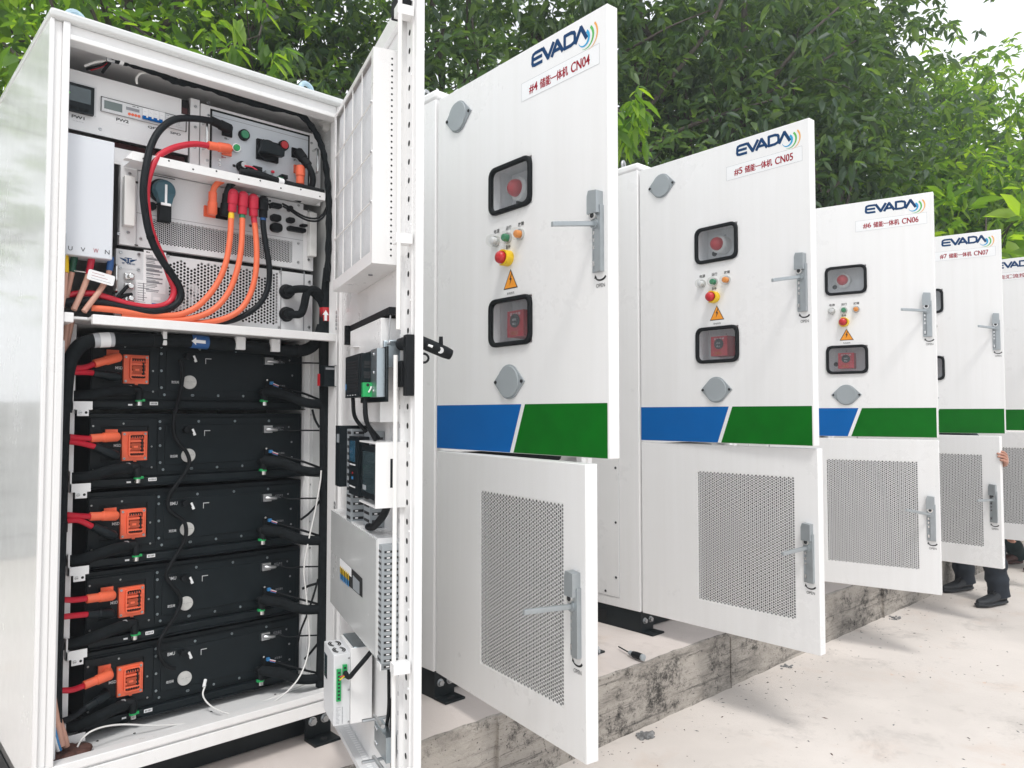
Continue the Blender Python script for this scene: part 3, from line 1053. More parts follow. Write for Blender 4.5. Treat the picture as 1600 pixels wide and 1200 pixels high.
m.box(DR, .812, .85, z0+.022, z0+.085, .024, .046, 'rubber')
m.box(DR, .790, .800, z1-.075, z1-.01, .03, .075, 'zinc')
m.box(DR, .776, .800, z1-.024, z1-.008, .036, .062, 'zinc')
m.tube([DR.p(.783, z1-.02, .06), DR.p(.790, z1+.055, .056)], .002, 'steel')
for k in range(4):
    m.cyl(DR, .775+.012*k, z1-.016, .062, .067, .006, 'steel', n=6)
m.build('lock_case', door1, bevel=.002)
m = MB()
a = V3(*PY(656, 536, -.80))
o0 = DR.p(.845, PD(655, 540, -.0)[1]+.010, -.004)
out = -dn
tip = o0+out*.082+V3(0, 0, -.030)+dd*-.004
m.tube([o0, o0+(tip-o0)*.25, o0+(tip-o0)*.8, o0+(tip-o0)*.97, tip], [.015, .0155, .015, .013, .006], 'rubber', n=14)
c = o0+(tip-o0)*.66
m.tube([c+V3(0, 0, .010)-_f*.008, c+V3(0, 0, .034)-_f*.008], [.006, .005], 'rubber')
m.tube([c-_f*.010, c-_f*.0165], .008, 'chrome', n=14)
e = o0+(tip-o0)*.33
m.tube([e-_f*.0145-(tip-o0)*.07, e-_f*.0155+(tip-o0)*.07], .0035, 'label_white', n=6)
rc = DR.p(.862, PD(655, 560, 0)[1], -.004)
m.tube([rc+out*(.013*math.sin(t)+.002)+V3(0, 0, .011*math.cos(t)) for t in np.linspace(0, math.pi, 9)], .003, 'rubber', n=8)
m.build('swing_handle', door1)
m = MB()                                          # hinges on the jamb side
for py in (500, 800):
    a = PD(542, py, .0)
    for k in range(5):
        m.box(DR, .005, .026, a[1]-.034+.014*k, a[1]-.024+.014*k, .02, .034, 'steel')
    m.box(DR, -.004, .004, a[1]-.05, a[1]+.05, .004, .030, 'steel')
    m.tube([DR.p(0, a[1]-.055, .022), DR.p(0, a[1]+.055, .022)], .006, 'steel')
m.build('hinge', door1, bevel=.001)
m = MB()                                          # slotted drain strip and notches at the foot of the door
m.box(DR, .03, .80, -.985, -.970, .020, .060, 'panel_grey')
for k in range(46):
    m.box(DR, .05+.016*k, .058+.016*k, -.9699, -.9693, .026, .040, 'label_white')
m.build('slotted_strip', door1, smooth=False)
m = MB()
zb = PD(600, 1165, .03)[1]
for s, z, r in ((.70, zb+.085, .028), (.705, zb-.01, .028)):
    pts = [(s+r*.75*math.cos(t), z+r*1.9*math.sin(t)) for t in np.linspace(0, 2*math.pi, 28)[:-1]]
    m.flat(DR, pts, .0207, 'hole_black')
m.box(DR, .645, .76, zb+.0, zb+.062, .030, .052, 'zinc')
for s, z in ((.655, .05), (.668, .05), (.655, .012), (.668, .012)):
    m.screw(DR, s, zb+z, .052, .005)
for z in (.085, -.018):
    m.tube([DR.p(.69, zb+z, .03), DR.p(.69, zb+z, .095)], .0045, 'steel', n=8)
    m.tube([DR.p(.67, zb+z, .06), DR.p(.76, zb+z+.006, .06)], .005, 'steel', n=8)
m.build('latch_bracket', door1)

# things hung on the inside of that door
fb = thing('filter_housing', 'white air filter box with a square wire grid, hung high on the open door', 'filter box', DR.p(.53, .37, .02))
m = MB()
S0, S1, Z0, Z1, OW = .292, .775, .372, .918, .100
m.box(DR, S0, S1, Z0, Z0+.003, .021, OW, 'paint')
m.box(DR, S0, S1, Z1-.003, Z1, .021, OW, 'paint')
m.box(DR, S0, S0+.003, Z0+.003, Z1-.003, .021, OW, 'paint')
m.box(DR, S1-.003, S1, Z0+.003, Z1-.003, .021, OW, 'paint')
for a in ((S0+.003, S0+.02, Z0+.003, Z1-.003), (S1-.02, S1-.003, Z0+.003, Z1-.003), (S0+.02, S1-.02, Z0+.003, Z0+.032), (S0+.02, S1-.02, Z1-.012, Z1-.003)):
    m.box(DR, *a, OW-.003, OW, 'paint')
sd = Fr(DR.p(S1, 0, 0), -dn, (0, 0, 1), dd)
for col in (-.052, -.024):
    for k in range(34):
        m.cyl(sd, col, Z1-.022-.0152*k, 0, .0004, .0026, 'hole_black', n=8)
m.cyl(Fr(DR.p(.62, Z0, .065), dd, dn, (0, 0, -1)), 0, 0, 0, .003, .006, 'ink_grey', n=10)
m.build('filter_case', fb, smooth=False)
m = MB()
nx, ny = 21, 29
q = []
for j in range(ny):
    for i in range(nx):
        a, b = i/(nx-1), j/(ny-1)
        puff = .007*abs(math.sin(a*4*math.pi))**.5*abs(math.sin(b*4*math.pi))**.5
        q.append(DR.p(S0+.02+a*(S1-S0-.04), Z0+.032+b*(Z1-Z0-.044), OW-.012+puff))
m.add(q, [(j*nx+i, j*nx+i+1, (j+1)*nx+i+1, (j+1)*nx+i) for j in range(ny-1) for i in range(nx-1)], 'filter')
m.build('filter_mat', fb)
m = MB()
for k in range(1, 4):
    s = S0+.02+k*(S1-S0-.04)/4
    m.tube([DR.p(s, Z0+.03, OW-.003), DR.p(s, Z1-.01, OW-.003)], .0016, 'white_plastic', n=6)
for k in range(1, 4):
    z = Z0+.03+k*(Z1-Z0-.04)/4
    m.tube([DR.p(S0+.015, z, OW-.001), DR.p(S1-.015, z, OW-.001)], .0022, 'white_plastic', n=6)
    m.cyl(DR, S1-.012, z, OW, OW+.003, .004, 'steel', n=8)
m.build('wire_grid', fb)

eb = thing('mounting_box', 'plain white sheet metal box on the door behind the black controller', 'metal box', DR.p(.58, -.02, .02))
m = MB()
m.box(DR, .405, .752, -.022, .240, .021, .070, 'paint')
m.box(DR, .46, .52, .185, .187, .07, .088, 'paint')
m.build('box_shell', eb, bevel=.003)
m = MB()
m.box(DR, .36, .80, .246, .262, .021, .062, 'rubber')
m.box(DR, .345, .362, .205, .262, .021, .075, 'rubber')
m.build('rubber_strip', eb)

ct = thing('industrial_controller', 'black ribbed controller on the open door with a green terminal plug', 'controller', DR.p(.66, .04, .07))
m = MB()
m.box(DR, .575, .735, .041, .150, .092, .120, 'case_black')
m.box(DR, .735, .752, .045, .150, .085, .118, 'case_black')
for k in range(11):
    m.box(DR, .59, .72, .055+.0075*k, .058+.0075*k, .12, .1206, 'ink_black')
m.box(DR, .580, .590, .062, .078, .1203, .1208, 'sky_blue')
ef = Fr(DR.p(.752, 0, 0), -dn, (0, 0, 1), dd)
for k, (a, b) in enumerate(((.130, .020), (.118, .010), (.104, .022), (.092, .010))):
    m.box(ef, -.112, -.092, a-b*.5, a, 0, .0008, 'ink_black')
for k in range(4):
    m.box(DR, .60+.03*k, .612+.03*k, .046, .048, .12, .1205, 'ink_white')
m.build('controller_case', ct, bevel=.001)
m = MB()
m.box(DR, .56, .83, .028, .162, .071, .075, 'case_black')
m.box(DR, .755, .815, .040, .158, .076, .096, 'zinc')
for z in (.055, .10, .145):
    m.screw(DR, .785, z, .096, .004)
m.build('backplate', ct, bevel=.001)
m = MB()
m.box(ef, -.118, -.094, .041, .076, .001, .016, 'green_bright')
m.cyl(ef, -.106, .070, .016, .0165, .004, 'ink_black', n=10)
m.tube([ef.p(-.104, .052, .016), ef.p(-.100, .060, .02), ef.p(-.098, .066, .018)], .002, 'white_plastic', n=6)
m.build('terminal_plug', ct)

gw = thing('display_module', 'small grey-blue screen module on the door left of the white bracketed panel', 'display', DR.p(.5, -.3, .07))
dsp = [PD(545, 672, .10), PD(562, 780, .10)]
m = MB()
m.box(DR, .49, .60, -.222, -.063, .060, .090, 'case_black')
m.box(DR, .500, .565, -.132, -.075, .090, .0906, 'screen_blue')
m.box(DR, .50, .57, -.142, -.138, .090, .0906, 'ink_white')
m.box(DR, .53, .54, -.166, -.160, .090, .0907, 'red')
m.box(DR, .527, .543, -.180, -.173, .090, .0907, 'sky_blue')
m.box(DR, .50, .57, -.202, -.198, .090, .0906, 'ink_white')
m.build('display_body', gw, bevel=.002)
gp = thing('panel_meter', 'black framed touch panel held in a bent white bracket on the door', 'panel', DR.p(.68, -.3, .05))
m = MB()
m.box(DR, .655, .808, -.212, -.082, .050, .094, 'case_black')
m.box(DR, .672, .795, -.198, -.096, .094, .0946, 'screen')
m.box(DR, .675, .71, -.194, -.182, .0946, .0949, 'grey_plastic')
m.build('touch_panel', gp, bevel=.003)
m = MB()
m.box(DR, .65, .815, -.074, -.070, .025, .098, 'paint')
m.box(DR, .65, .815, -.228, -.224, .025, .098, 'paint')
slabf = Fr(DR.p(.815, 0, 0), -dn, (0, 0, 1), dd)
slab(m, slabf, [-.098, -.062, -.046, -.021], [-.228, -.180, -.110, -.070], {(1, 1)}, 0, .003, 'paint')
m.box(DR, .66, .80, -.215, -.08, .03, .05, 'case_black')
m.build('bracket', gp, smooth=False)

def trunking(name, label, s0, s1, z0, z1, w0, w1, k, fingers_on_end=True):
    t = MB()
    t.box(DR, s0, s1, z0, z1, w0, w1, 'grey_plastic')
    e = Fr(DR.p(s1, 0, 0), -dn, (0, 0, 1), dd)
    n = int((z1-z0)/k)
    for i in range(n):
        z = z0+k*(i+.3)
        t.box(e, -w1+.006, -w0-.004, z, z+k*.38, .0, .0006, 'ink_black')
        t.box(DR, s0+.006, s1-.006, z, z+k*.38, w1, w1+.0005, 'ink_black')
        t.box(e, -w1+.012, -w1+.020, z+k*.1, z+k*.3, .0006, .001, 'label_white')
    o = t.build(name, loc=DR.p(s0, z0, w0), smooth=False)
    return tag(o, label, 'cable duct', 'slotted grey cable ducts on the door')
trunking('cable_duct', 'short grey slotted duct behind the screen module', .418, .475, -.305, -.045, .022, .080, .020)
trunking('cable_duct', 'short grey slotted duct below the touch panel', .543, .612, -.318, -.048, .022, .060, .020)
trunking('cable_duct', 'tall grey slotted duct beside the big white lower cover', .758, .795, -.62, -.322, .022, .075, .0145)
m = MB()
m.box(DR, .352, .412, -.212, -.036, .021, .10, 'case_black')
m.box(DR, .372, .405, -.085, -.060, .10, .1006, 'grey_plastic')
tag(m.build('black_relay_module', loc=DR.p(.39, -.2, .02), bevel=.002), 'flat black module on the door at the edge of the hose', 'module')

lc = thing('lower_cover', 'large glossy white cover on the lower door with a breaker slot', 'cover', DR.p(.5, -.6, .02))
m = MB()
zs, zt = -.308, -.600
q = [(.208, -.303), (.765, -.311), (.768, -.597), (.205, -.588)]
m.prism(DR, q, .078, .082, 'gloss_paint')
m.prism(DR, [(.215, -.303), (.765, -.311), (.765, -.308), (.215, -.300)], .02, .078, 'paint')
m.box(DR, .762, .766, -.592, -.311, .022, .078, 'paint')
m.box(DR, .765, .795, -.62, -.606, .02, .078, 'paint')
m.build('cover_sheet', lc, smooth=False)
m = MB()
a, b, c, d = PD(531, 871, .083), PD(566, 904, .083), PD(566, 934, .083), PD(531, 903, .083)
m.flat(DR, [d, c, b, a], .0826, 'hole_black')
lerp = lambda p, q, t: (p[0]+(q[0]-p[0])*t, p[1]+(q[1]-p[1])*t)
m.flat(DR, [lerp(a, d, .45), lerp(lerp(a, b, .55), lerp(d, c, .55), .45), lerp(a, b, .55), a], .0832, 'label_white')
for k in range(6):
    t = .05+.075*k
    p0, p1 = lerp(lerp(a, b, t), lerp(d, c, t), .42), lerp(lerp(a, b, t), lerp(d, c, t), .72)
    m.stroke(DR, [p0, p1], .010, .0836, 'yellow')
    m.stroke(DR, [lerp(lerp(a, b, t), lerp(d, c, t), .78), lerp(lerp(a, b, t), lerp(d, c, t), .98)], .012, .084, 'sky_blue')
m.flat(DR, [lerp(lerp(a, b, .62), lerp(d, c, .62), .95), lerp(lerp(a, b, .9), lerp(d, c, .9), .95), lerp(lerp(a, b, .9), lerp(d, c, .9), .3), lerp(lerp(a, b, .62), lerp(d, c, .62), .25)], .0837, 'grey_plastic')
m.build('breaker_slot', lc, smooth=False)

cv = thing('power_converter', 'silver-white converter box low on the door with green terminal strips and fan slots', 'converter', DR.p(.45, -.84, .02))
m = MB()
m.box(DR, .392, .530, -.842, -.652, .090, .135, 'panel_grey')
m.box(DR, .392, .532, -.842, -.640, .030, .0895, 'paint')
m.box(DR, .392, .532, -.640, -.637, .022, .082, 'zinc')
tpf = Fr(DR.p(0, -.652, 0), dd, dn, (0, 0, 1))
for cx in (.43, .49):
    for r in (.011, .016):
        for a0 in (30, 210):
            pts = [(cx+r*1.6*math.cos(R(t)), .113+r*math.sin(R(t))) for t in range(a0, a0+121, 20)]
            m.stroke(tpf, pts, .004, .0006, 'ink_black')
m.build('converter_case', cv, bevel=.0015)
e = Fr(DR.p(.530, 0, 0), -dn, (0, 0, 1), dd)
m = MB()
m.box(e, -.128, -.116, -.775, -.690, 0, .007, 'green_bright')
m.box(e, -.112, -.100, -.715, -.680, 0, .007, 'green_bright')
for k in range(8):
    m.box(e, -.125, -.119, -.770+.0098*k, -.765+.0098*k, .007, .0076, 'ink_black')
for k in range(3):
    m.box(e, -.109, -.103, -.71+.0098*k, -.705+.0098*k, .007, .0076, 'ink_black')
m.build('terminal_strip', cv, smooth=False)
m = MB()
for k in range(13):
    w = .004+.010*random.Random(k).random()
    m.box(e, -.128, -.128+w, -.793-.0035*k-.0005, -.793-.0035*k, 0, .0005, 'ink_grey')
    m.box(e, -.112, -.110, -.793-.0035*k-.0022, -.793-.0035*k, 0, .0005, 'ink_grey')
for z in (-.665, -.75, -.835):
    m.screw(e, -.094, z, 0, .003)
m.box(DR, .40, .44, -.745, -.68, .135, .1356, 'screen')
m.build('face_print', cv, smooth=False)
m = MB()
m.tube(spline([e.p(-.106, -.70, .008), e.p(-.1, -.706, .03), e.p(-.09, -.68, .06), e.p(-.05, -.62, .09), e.p(-.035, -.58, .1)]), .0065, 'rubber')
m.tube([e.p(-.12, -.71, .007), e.p(-.108, -.704, .016)], .0016, 'red')
m.tube([e.p(-.12, -.718, .007), e.p(-.108, -.706, .016)], .0016, 'yellow')
tag(m.build('cable', loc=e.p(-.1, -.7, .02)), 'black sleeved cable plugged into the green strip of the converter', 'cable')
m = MB()
m.tube(spline([DR.p(.70, -.31, .03), DR.p(.72, -.36, .04), DR.p(.715, -.6, .035), DR.p(.72, -.68, .035), DR.p(.70, -.76, .03), DR.p(.66, -.84, .03)]), .0045, 'rubber')
tag(m.build('cable', loc=DR.p(.7, -.5, .03)), 'thin black cable hanging down the inside of the open door', 'cable')
for lab, a, b, c in (('slim black lead dropping from the hinge side of the black controller', DR.p(.60, .041, .105), DR.p(.605, -.01, .10), DR.p(.61, -.05, .07)),
                     ('black lead dropping from under the green plug of the controller, nearer the hinge', DR.p(.735, .045, .105), DR.p(.73, -.02, .10), DR.p(.70, -.065, .06)),
                     ('black lead dropping from under the green plug of the controller, nearer the lock', DR.p(.755, .045, .11), DR.p(.757, -.02, .105), DR.p(.745, -.068, .08))):
    m = MB()
    m.tube(spline([a, b, c]), .0055, 'rubber')
    tag(m.build('cable', loc=a), lab, 'cable', 'leads of the controller')
m = MB()
m.tube(spline([DR.p(.79, -.225, .06), DR.p(.765, -.255, .066), DR.p(.70, -.288, .072), DR.p(.645, -.296, .072)]), .0095, 'rubber')
tag(m.build('cable', loc=DR.p(.68, -.37, .07)), 'thick black lead curling out below the touch panel', 'cable')

# ---- upper electrical bay
P1 = .12
F1 = FRONT(P1)
mp_ = thing('meter_panel', 'white meter plate with a display, an energy meter and blue breakers', 'meter panel', (.24, P1, CAMZ+.8))
xr = PX(294.5, 180, P1)[0]
zl0, zl1 = PX(230, 228, P1)[1], PX(295, 150, P1)[1]
m = MB()
m.box(F1, .03, xr, zl0, .992, -.004, 0, 'inner_paint')
m.box(F1, xr-.022, xr, .945, .992, 0, .0006, 'hole_black')
m.box(F1, xr-.020, xr-.004, .947, .965, .0006, .001, 'red_slot')
x0, z0 = PX(168, 212, P1)
x1, z1 = PX(291, 252, P1)
m.box(F1, .03, xr, zl0-.075, zl0-.026, -.004, 0, 'inner_paint')
m.box(F1, .03, xr, zl0-.026, zl0, -.04, -.03, 'red_slot')
m.build('plate', mp_, smooth=False)
m = MB()
m.pbox((97, 122), (150, 182), P1, 0, .004, 'panel_grey')
m.pbox((92, 123), (147, 180), P1, .004, .020, 'case_black')
m.pbox((105, 131), (142, 164), P1, .020, .0206, 'screen')
for px, py in ((110, 166), (118, 168), (127, 170.5), (135.5, 172.5)):
    a = PX(px, py, P1-.02)
    m.box(F1, a[0]-.005, a[0]+.005, a[1]-.004, a[1]+.004, .020, .022, 'rubber')
a = PX(100, 142, P1-.021)
m.prism(F1, [(a[0]+.012*(1+.35*math.cos(7*t))*math.cos(t), a[1]+.020*(1+.25*math.cos(7*t))*math.sin(t)) for t in np.linspace(0, 2*math.pi, 36)[:-1]], .021, .0222, 'ink_green')
m.build('display_meter', mp_, bevel=.001)
m = MB()
m.pbox((158, 150), (291.5, 206), P1, 0, .003, 'ink_black')
m.pbox((159.5, 151.5), (290, 204.5), P1, .003, .010, 'panel_grey')
m.pbox((163, 156), (191, 176), P1, .010, .0106, 'lcd')
for k in range(4):
    a = PX(202.2+4.95*k, 178.2+1.2*k, P1-.01)
    m.cyl(F1, a[0], a[1], .010, .0115, .0042, 'orange', n=14)
m.pbox((207, 165.5), (212, 167.5), P1, .010, .0105, 'ink_black')
m.pbox((214, 167), (216.5, 168.5), P1, .010, .0105, 'ink_black')
m.pbox((197, 171), (218, 171.6), P1, .010, .0104, 'ink_grey')
m.build('energy_meter', mp_, smooth=False)
m = MB()
for k in range(4):
    x = 223.5+8.6*k
    m.pbox((x, 168+2*k), (x+8, 186+2.1*k), P1, .010, .014, 'label_white')
    m.pbox((x, 180+2*k), (x+8, 186.5+2.1*k), P1, .012, .019, 'band_blue')
    m.pbox((x+5.2, 179.5+2*k), (x+7.8, 184+2*k), P1, .014, .0205, 'label_white')
    m.pbox((x+1.5, 174+2*k), (x+5, 174.7+2*k), P1, .014, .0143, 'ink_grey')
m.build('breaker', mp_, smooth=False)
m = MB()
for k in range(3):
    x = 258.5+9*k
    m.pbox((x, 178+2.4*k), (x+8.3, 195+2.4*k), P1, .010, .013, 'panel_grey')
    m.pbox((x+1.5, 179.3+2.4*k), (x+6, 180.8+2.4*k), P1, .013, .0134, 'ink_black')
    for j in range(4):
        m.pbox((x+1.5, 183.5+2.4*k+2.4*j), (x+5, 184+2.4*k+2.4*j), P1, .013, .0133, 'ink_grey')
m.build('surge_arrester', mp_, smooth=False)
m = MB()
m.ptext('PW1', (112, 178.5), (132, 188), P1, .0006, 'ink_black', .02)
m.ptext('计量电表', (113.5, 187.2), (131, 192.3), P1, .0006, 'ink_grey')
m.ptext('PW2', (181.7, 183.5), (201, 193), P1, .0006, 'ink_black', .02)
m.ptext('储能电表', (181, 191.5), (202, 197), P1, .0006, 'ink_grey')
m.ptext('QF2', (231, 196), (247, 204), P1, .0006, 'ink_black', .02)
m.ptext('SPD', (266, 205), (282.5, 212.5), P1, .0006, 'ink_black', .02)
m.build_each('lettering', mp_, smooth=False)
m = MB()
for px, py in ((97.5, 187.5), (156.5, 201.5)):
    m.pscrew(px, py, P1, 0, .005)
m.build_each('screw', mp_, smooth=False)

hv = thing('high_voltage_box', 'grey-blue switch box above the white tray with a black rotary switch', 'switch box', (.65, P1, CAMZ+.6))
z3 = lambda a, b: (300+a*.15, 150+b*.15)
m = MB()
xa = PX(*z3(0, 200), P1)[0]
xb, xc = PX(313.5, 200, P1)[0], .868
zt, zb = PX(330, 160, P1)[1]-.012, .742
m.box(F1, xa-.004, xb-.003, zb+.02, zt+.01, -.02, -.003, 'inner_paint')
m.box(F1, xb, xc, zb, zt, -.015, 0, 'inner_paint')
x0, zz = PX(*z3(190, 130), P1)
x1, z1 = PX(*z3(1225, 420), P1)
m.box(F1, x0, x1, zb, zz, 0, .0012, 'hole_black')
m.box(F1, x0+.006, x1-.008, zb, zz-.008, .0012, .005, 'panel_blue')
m.box(F1, x0+.006, x1-.008, zz-.022, zz-.0205, .005, .0053, 'ink_grey')
m.build('face_plate', hv, bevel=.0008)
m = MB()
for a, b in ((37, 108), (35, 322), (30, 535), (167, 70), (170, 200), (160, 670), (1245, 490), (175, 205)):
    m.pscrew(*z3(a, b), P1, .0, .005)
for a, b in ((285, 668), (290, 718)):
    m.pscrew(*z3(a, b), P1, .005, .005, 'chrome')
m.build_each('screw', hv, smooth=False)
H5 = P1-.005
m = MB()
for (a, b, r, rim, lens) in ((555, 398, .0185, 'rubber', 'green'), (470, 535, .015, 'chrome', 'green_bright'), (967, 508, .018, 'rubber', 'red')):
    m.cut()
    u, v = PX(*z3(a, b), H5-.015)
    m.cyl(F1, u, v, .005, .017, r, rim, r1=r*.96)
    m.cyl(F1, u, v, .017, .021, r*.74, lens, r1=r*.7)
m.build_each('push_button', hv)
m = MB()
m.pbox(z3(682, 437), z3(903, 700), P1, .005, .017, 'rubber')
u, v = PX(*z3(815, 570), P1-.03)
m.cyl(F1, u-.006, v, .017, .030, .036, 'rubber', n=30)
m.prism(F1.rot(u-.006, v, R(-4)), [(-.036, -.018), (.030, -.016), (.048, -.012), (.048, .010), (.030, .020), (-.030, .024)], .03, .052, 'case_black')
m.ptext('OFF', z3(758, 655), z3(772, 668), P1, .0176, 'ink_white')
m.ptext('ON', z3(715, 475), z3(750, 500), P1, .0176, 'ink_grey')
m.build('rotary_switch', hv, bevel=.001)
m = MB()
m.ptext('B-', z3(340, 430), z3(385, 460), P1, .0055, 'ink_black', .02)
m.ptext('B+', z3(308, 622), z3(355, 655), P1, .0055, 'ink_red', .02)
m.ptext('P-', z3(1060, 655), z3(1100, 685), P1, .0055, 'ink_black', .02)
m.ptext('COM', z3(482, 788), z3(540, 808), P1, .0055, 'ink_grey')
m.build_each('lettering', hv, smooth=False)
def wire_handle(root, a, b, y, out=.035, r=.004, name='handle', vertical=True):
    p, q = PY(*a, y), PY(*b, y)
    o = V3(0, -out, 0)
    t = MB()
    t.tube([p, p+o*.85, p+o+(q-p)*.04, p+o+(q-p)*.96, q+o*.85, q], r, 'chrome', n=8)
    t.build(name, root)
wire_handle(hv, (317, 194), (317, 233), P1)
wire_handle(hv, (489, 236), (489, 273), P1)
m = MB().cut()
u, v = PX(*z3(515, 738), P1-.01)
m.cyl(F1, u, v, .005, .022, .017, 'rubber')
m.cyl(F1, u+.004, v+.004, .022, .027, .011, 'steel')
m.box(F1, u-.028, u-.018, v-.004, v+.004, .005, .007, 'ink_black')
m.cyl(F1, u+.022, v-.006, .005, .008, .006, 'chrome', n=10)
m.cut()
m.pbox(z3(640, 720), z3(735, 800), P1, .005, .035, 'rubber')
m.cut()
m.pbox(z3(775, 765), z3(850, 830), P1, .005, .03, 'grey_plastic')
m.pbox(z3(830, 770), z3(862, 805), P1, .03, .035, 'red_boot')
m.cut()
m.pbox(z3(935, 810), z3(1000, 865), P1, .005, .03, 'rubber')
m.pbox(z3(890, 835), z3(955, 855), P1, .02, .04, 'green')
m.build_each('signal_socket', hv, bevel=.002)

# tray below it
tr = MB()
a, b = PX(207, 241, .03), PX(508, 308, .03)
zt = (a[1]+b[1])/2
x0, x1 = a[0], b[0]
tr.box(FRONT(.03), x0, x1, zt-.012, zt+.012, -.002, 0, 'paint')
tr.box(FRONT(.03), x0, x1, zt-.014, zt-.012, -.085, 0, 'inner_paint')
tr.prism(FRONT(.03), [(x0, zt-.012), (x0, zt+.012), (x0-.018, zt-.012)], -.03, -.002, 'paint')
for k in range(9):
    u = x0+.03+(x1-x0-.05)*k/8
    tr.cyl(FRONT(.03), u, zt+(.006 if k % 2 else -.004), 0, .0006, .0028, 'ink_black', n=8)
tag(tr.build('cable_tray', loc=(.5, .05, CAMZ+zt), smooth=False), 'slim white angle tray crossing the upper bay with cables lying on it', 'cable tray')

# ---- converter module with the teal switch
z4 = lambda a, b: (80+a*.15, 270+b*.15)
z5 = lambda a, b: (300+a*.15, 270+b*.15)
iv = thing('inverter_module', 'light grey rack module with a teal rotary switch and fine perforated grille', 'inverter', (.5, P1, CAMZ+.4))
xl, xm, xr2, xe = PX(187, 330, P1)[0], PX(212.7, 330, P1)[0], PX(472.5, 380, P1)[0], PX(489, 380, P1)[0]
zT = .735
zB = (PX(183.5, 384, P1)[1]+PX(488, 421, P1)[1])/2
pa, pb, pc_, pd = PX(*z4(1020, 470), P1), PX(*z4(1080, 735), P1), PX(*z5(1050, 715), P1), PX(*z5(1032, 950), P1)
gu0, gu1 = (pa[0]+pb[0])/2-.004, (pc_[0]+pd[0])/2
gv1, gv0 = (pa[1]+pc_[1])/2, (pb[1]+pd[1])/2
m = MB()
m.box(F1, xm+.001, gu0, zB, zT, -.02, .004, 'panel_grey')
m.box(F1, gu1, xr2, zB, zT, -.02, .004, 'panel_grey')
m.box(F1, gu0, gu1, zB, gv0, -.02, .004, 'panel_grey')
m.box(F1, gu0, gu1, gv1, zT, -.02, .004, 'panel_grey')
m.box(F1, xl, xm, zB, zT+.01, -.02, .003, 'inner_paint')
m.box(F1, xr2+.001, xe, zB, zT-.02, -.02, .003, 'inner_paint')
zs = (PX(*z4(960, 428), P1)[1]+PX(*z5(1140, 708), P1)[1])/2
m.box(F1, xm, xr2, zs-.0007, zs+.0007, .004, .0043, 'ink_grey')
m.box(F1, xl, xe, zB-.012, zB, -.03, -.015, 'hole_black')
m.pbox(z4(870, 745), z4(905, 760), P1, .004, .006, 'hole_black')
m.pbox(z4(880, 85), z4(905, 112), P1, .004, .006, 'ink_black')
m.build('front_plate', iv, smooth=False)
m = MB()
m.perf(F1, gu0, gu1, gv0, gv1, .0036, 82, 12, .86, 'panel_grey')
m.box(F1, gu0, gu1, gv0, gv1, -.03, -.025, 'hole_black')
m.build('grille', iv, smooth=False)
m = MB()
m.pbox(z4(770, 20), z4(872, 558), P1, .003, .030, 'white_plastic')
m.build('handle', iv, bevel=.002)
m = MB()
m.pbox(z5(1232, 405), z5(1300, 875), P1, .003, .026, 'white_plastic')
m.build('handle', iv, bevel=.002)
m = MB()
for p in ((z4(820, 8)), (z4(803, 620)), (z4(700, 635)), (z4(932, 685)), z5(1215, 395), z5(1215, 905), z5(1108, 735), z5(1105, 930), z5(1110, 340)):
    m.pscrew(*p, P1, .004, .005)
m.build_each('screw', iv, smooth=False)
m = MB()
u, v = PX(*z4(1178, 185), P1-.03)
m.cyl(F1, u-.004, v+.002, .004, .020, .036, 'rubber', n=30)
m.lathe(F1, u, v, [(.034, .02), (.034, .030), (.029, .042), (.018, .046), (.002, .047)], 'teal', n=30)
m.box(F1, u-.017, u+.018, v-.098, v-.040, .020, .044, 'rubber')
m.prism(F1, [(u-.026, v-.01), (u+.026, v-.01), (u+.018, v-.045), (u-.016, v-.045)], .02, .046, 'teal')
m.box(F1, u-.0035, u+.0035, v-.045, v+.015, .046, .0485, 'label_white')
m.box(F1, u-.014, u+.015, v-.050, v-.042, .044, .0487, 'label_white')
m.build('rotary_switch', iv, bevel=.002)
m = MB()
m.pbox(z4(1022, 10), z4(1290, 72), P1, .004, .006, 'ink_black')
m.build('type_label', iv)
m = MB()
u, v = PX(*z4(1050, 348), P1-.012)
m.cyl(F1, u, v, .004, .016, .0125, 'rubber', n=18)
m.tube([F1.p(u+.008, v+.006, .012), F1.p(u+.03, v+.016, .014)], .0025, 'rubber', n=6)
m.build('socket_cap', iv)
def blob_socket(pts, d0, d1, r):
    t = MB()
    for (a, b, c, e) in pts:
        q = [PX(*z5(x, y), P1-d1) for x, y in ((a, b), (c, b), (c, e), (a, e))]
        u0, u1, v0, v1 = q[0][0], q[1][0], q[2][1], q[0][1]
        t.cut()
        t.prism(F1, rrect(u0, u1, v0, v1, min(u1-u0, v1-v0)*r), d0, d1, 'rubber')
    return t
m = blob_socket([(828, 300, 945, 372), (835, 420, 938, 508), (835, 510, 950, 620), (1010, 335, 1060, 400), (1003, 455, 1080, 522), (1010, 545, 1195, 625)], .004, .026, .42)
m.pbox(z5(1150, 525), z5(1210, 560), P1, .004, .03, 'rubber')
m.build_each('signal_socket', iv, bevel=.003)
m = MB()
for a, b in ((812, 292), (812, 362), (795, 325)):
    m.cut()
    u, v = PX(*z5(a, b), P1-.004)
    m.cyl(F1, u, v, .004, .0045, .004, 'ink_black', n=10)
for a, b in ((605, 552), (700, 565), (500, 535)):
    m.pscrew(*z5(a, b), P1, .004, .006, 'chrome')
m.build_each('indicator', iv, smooth=False)

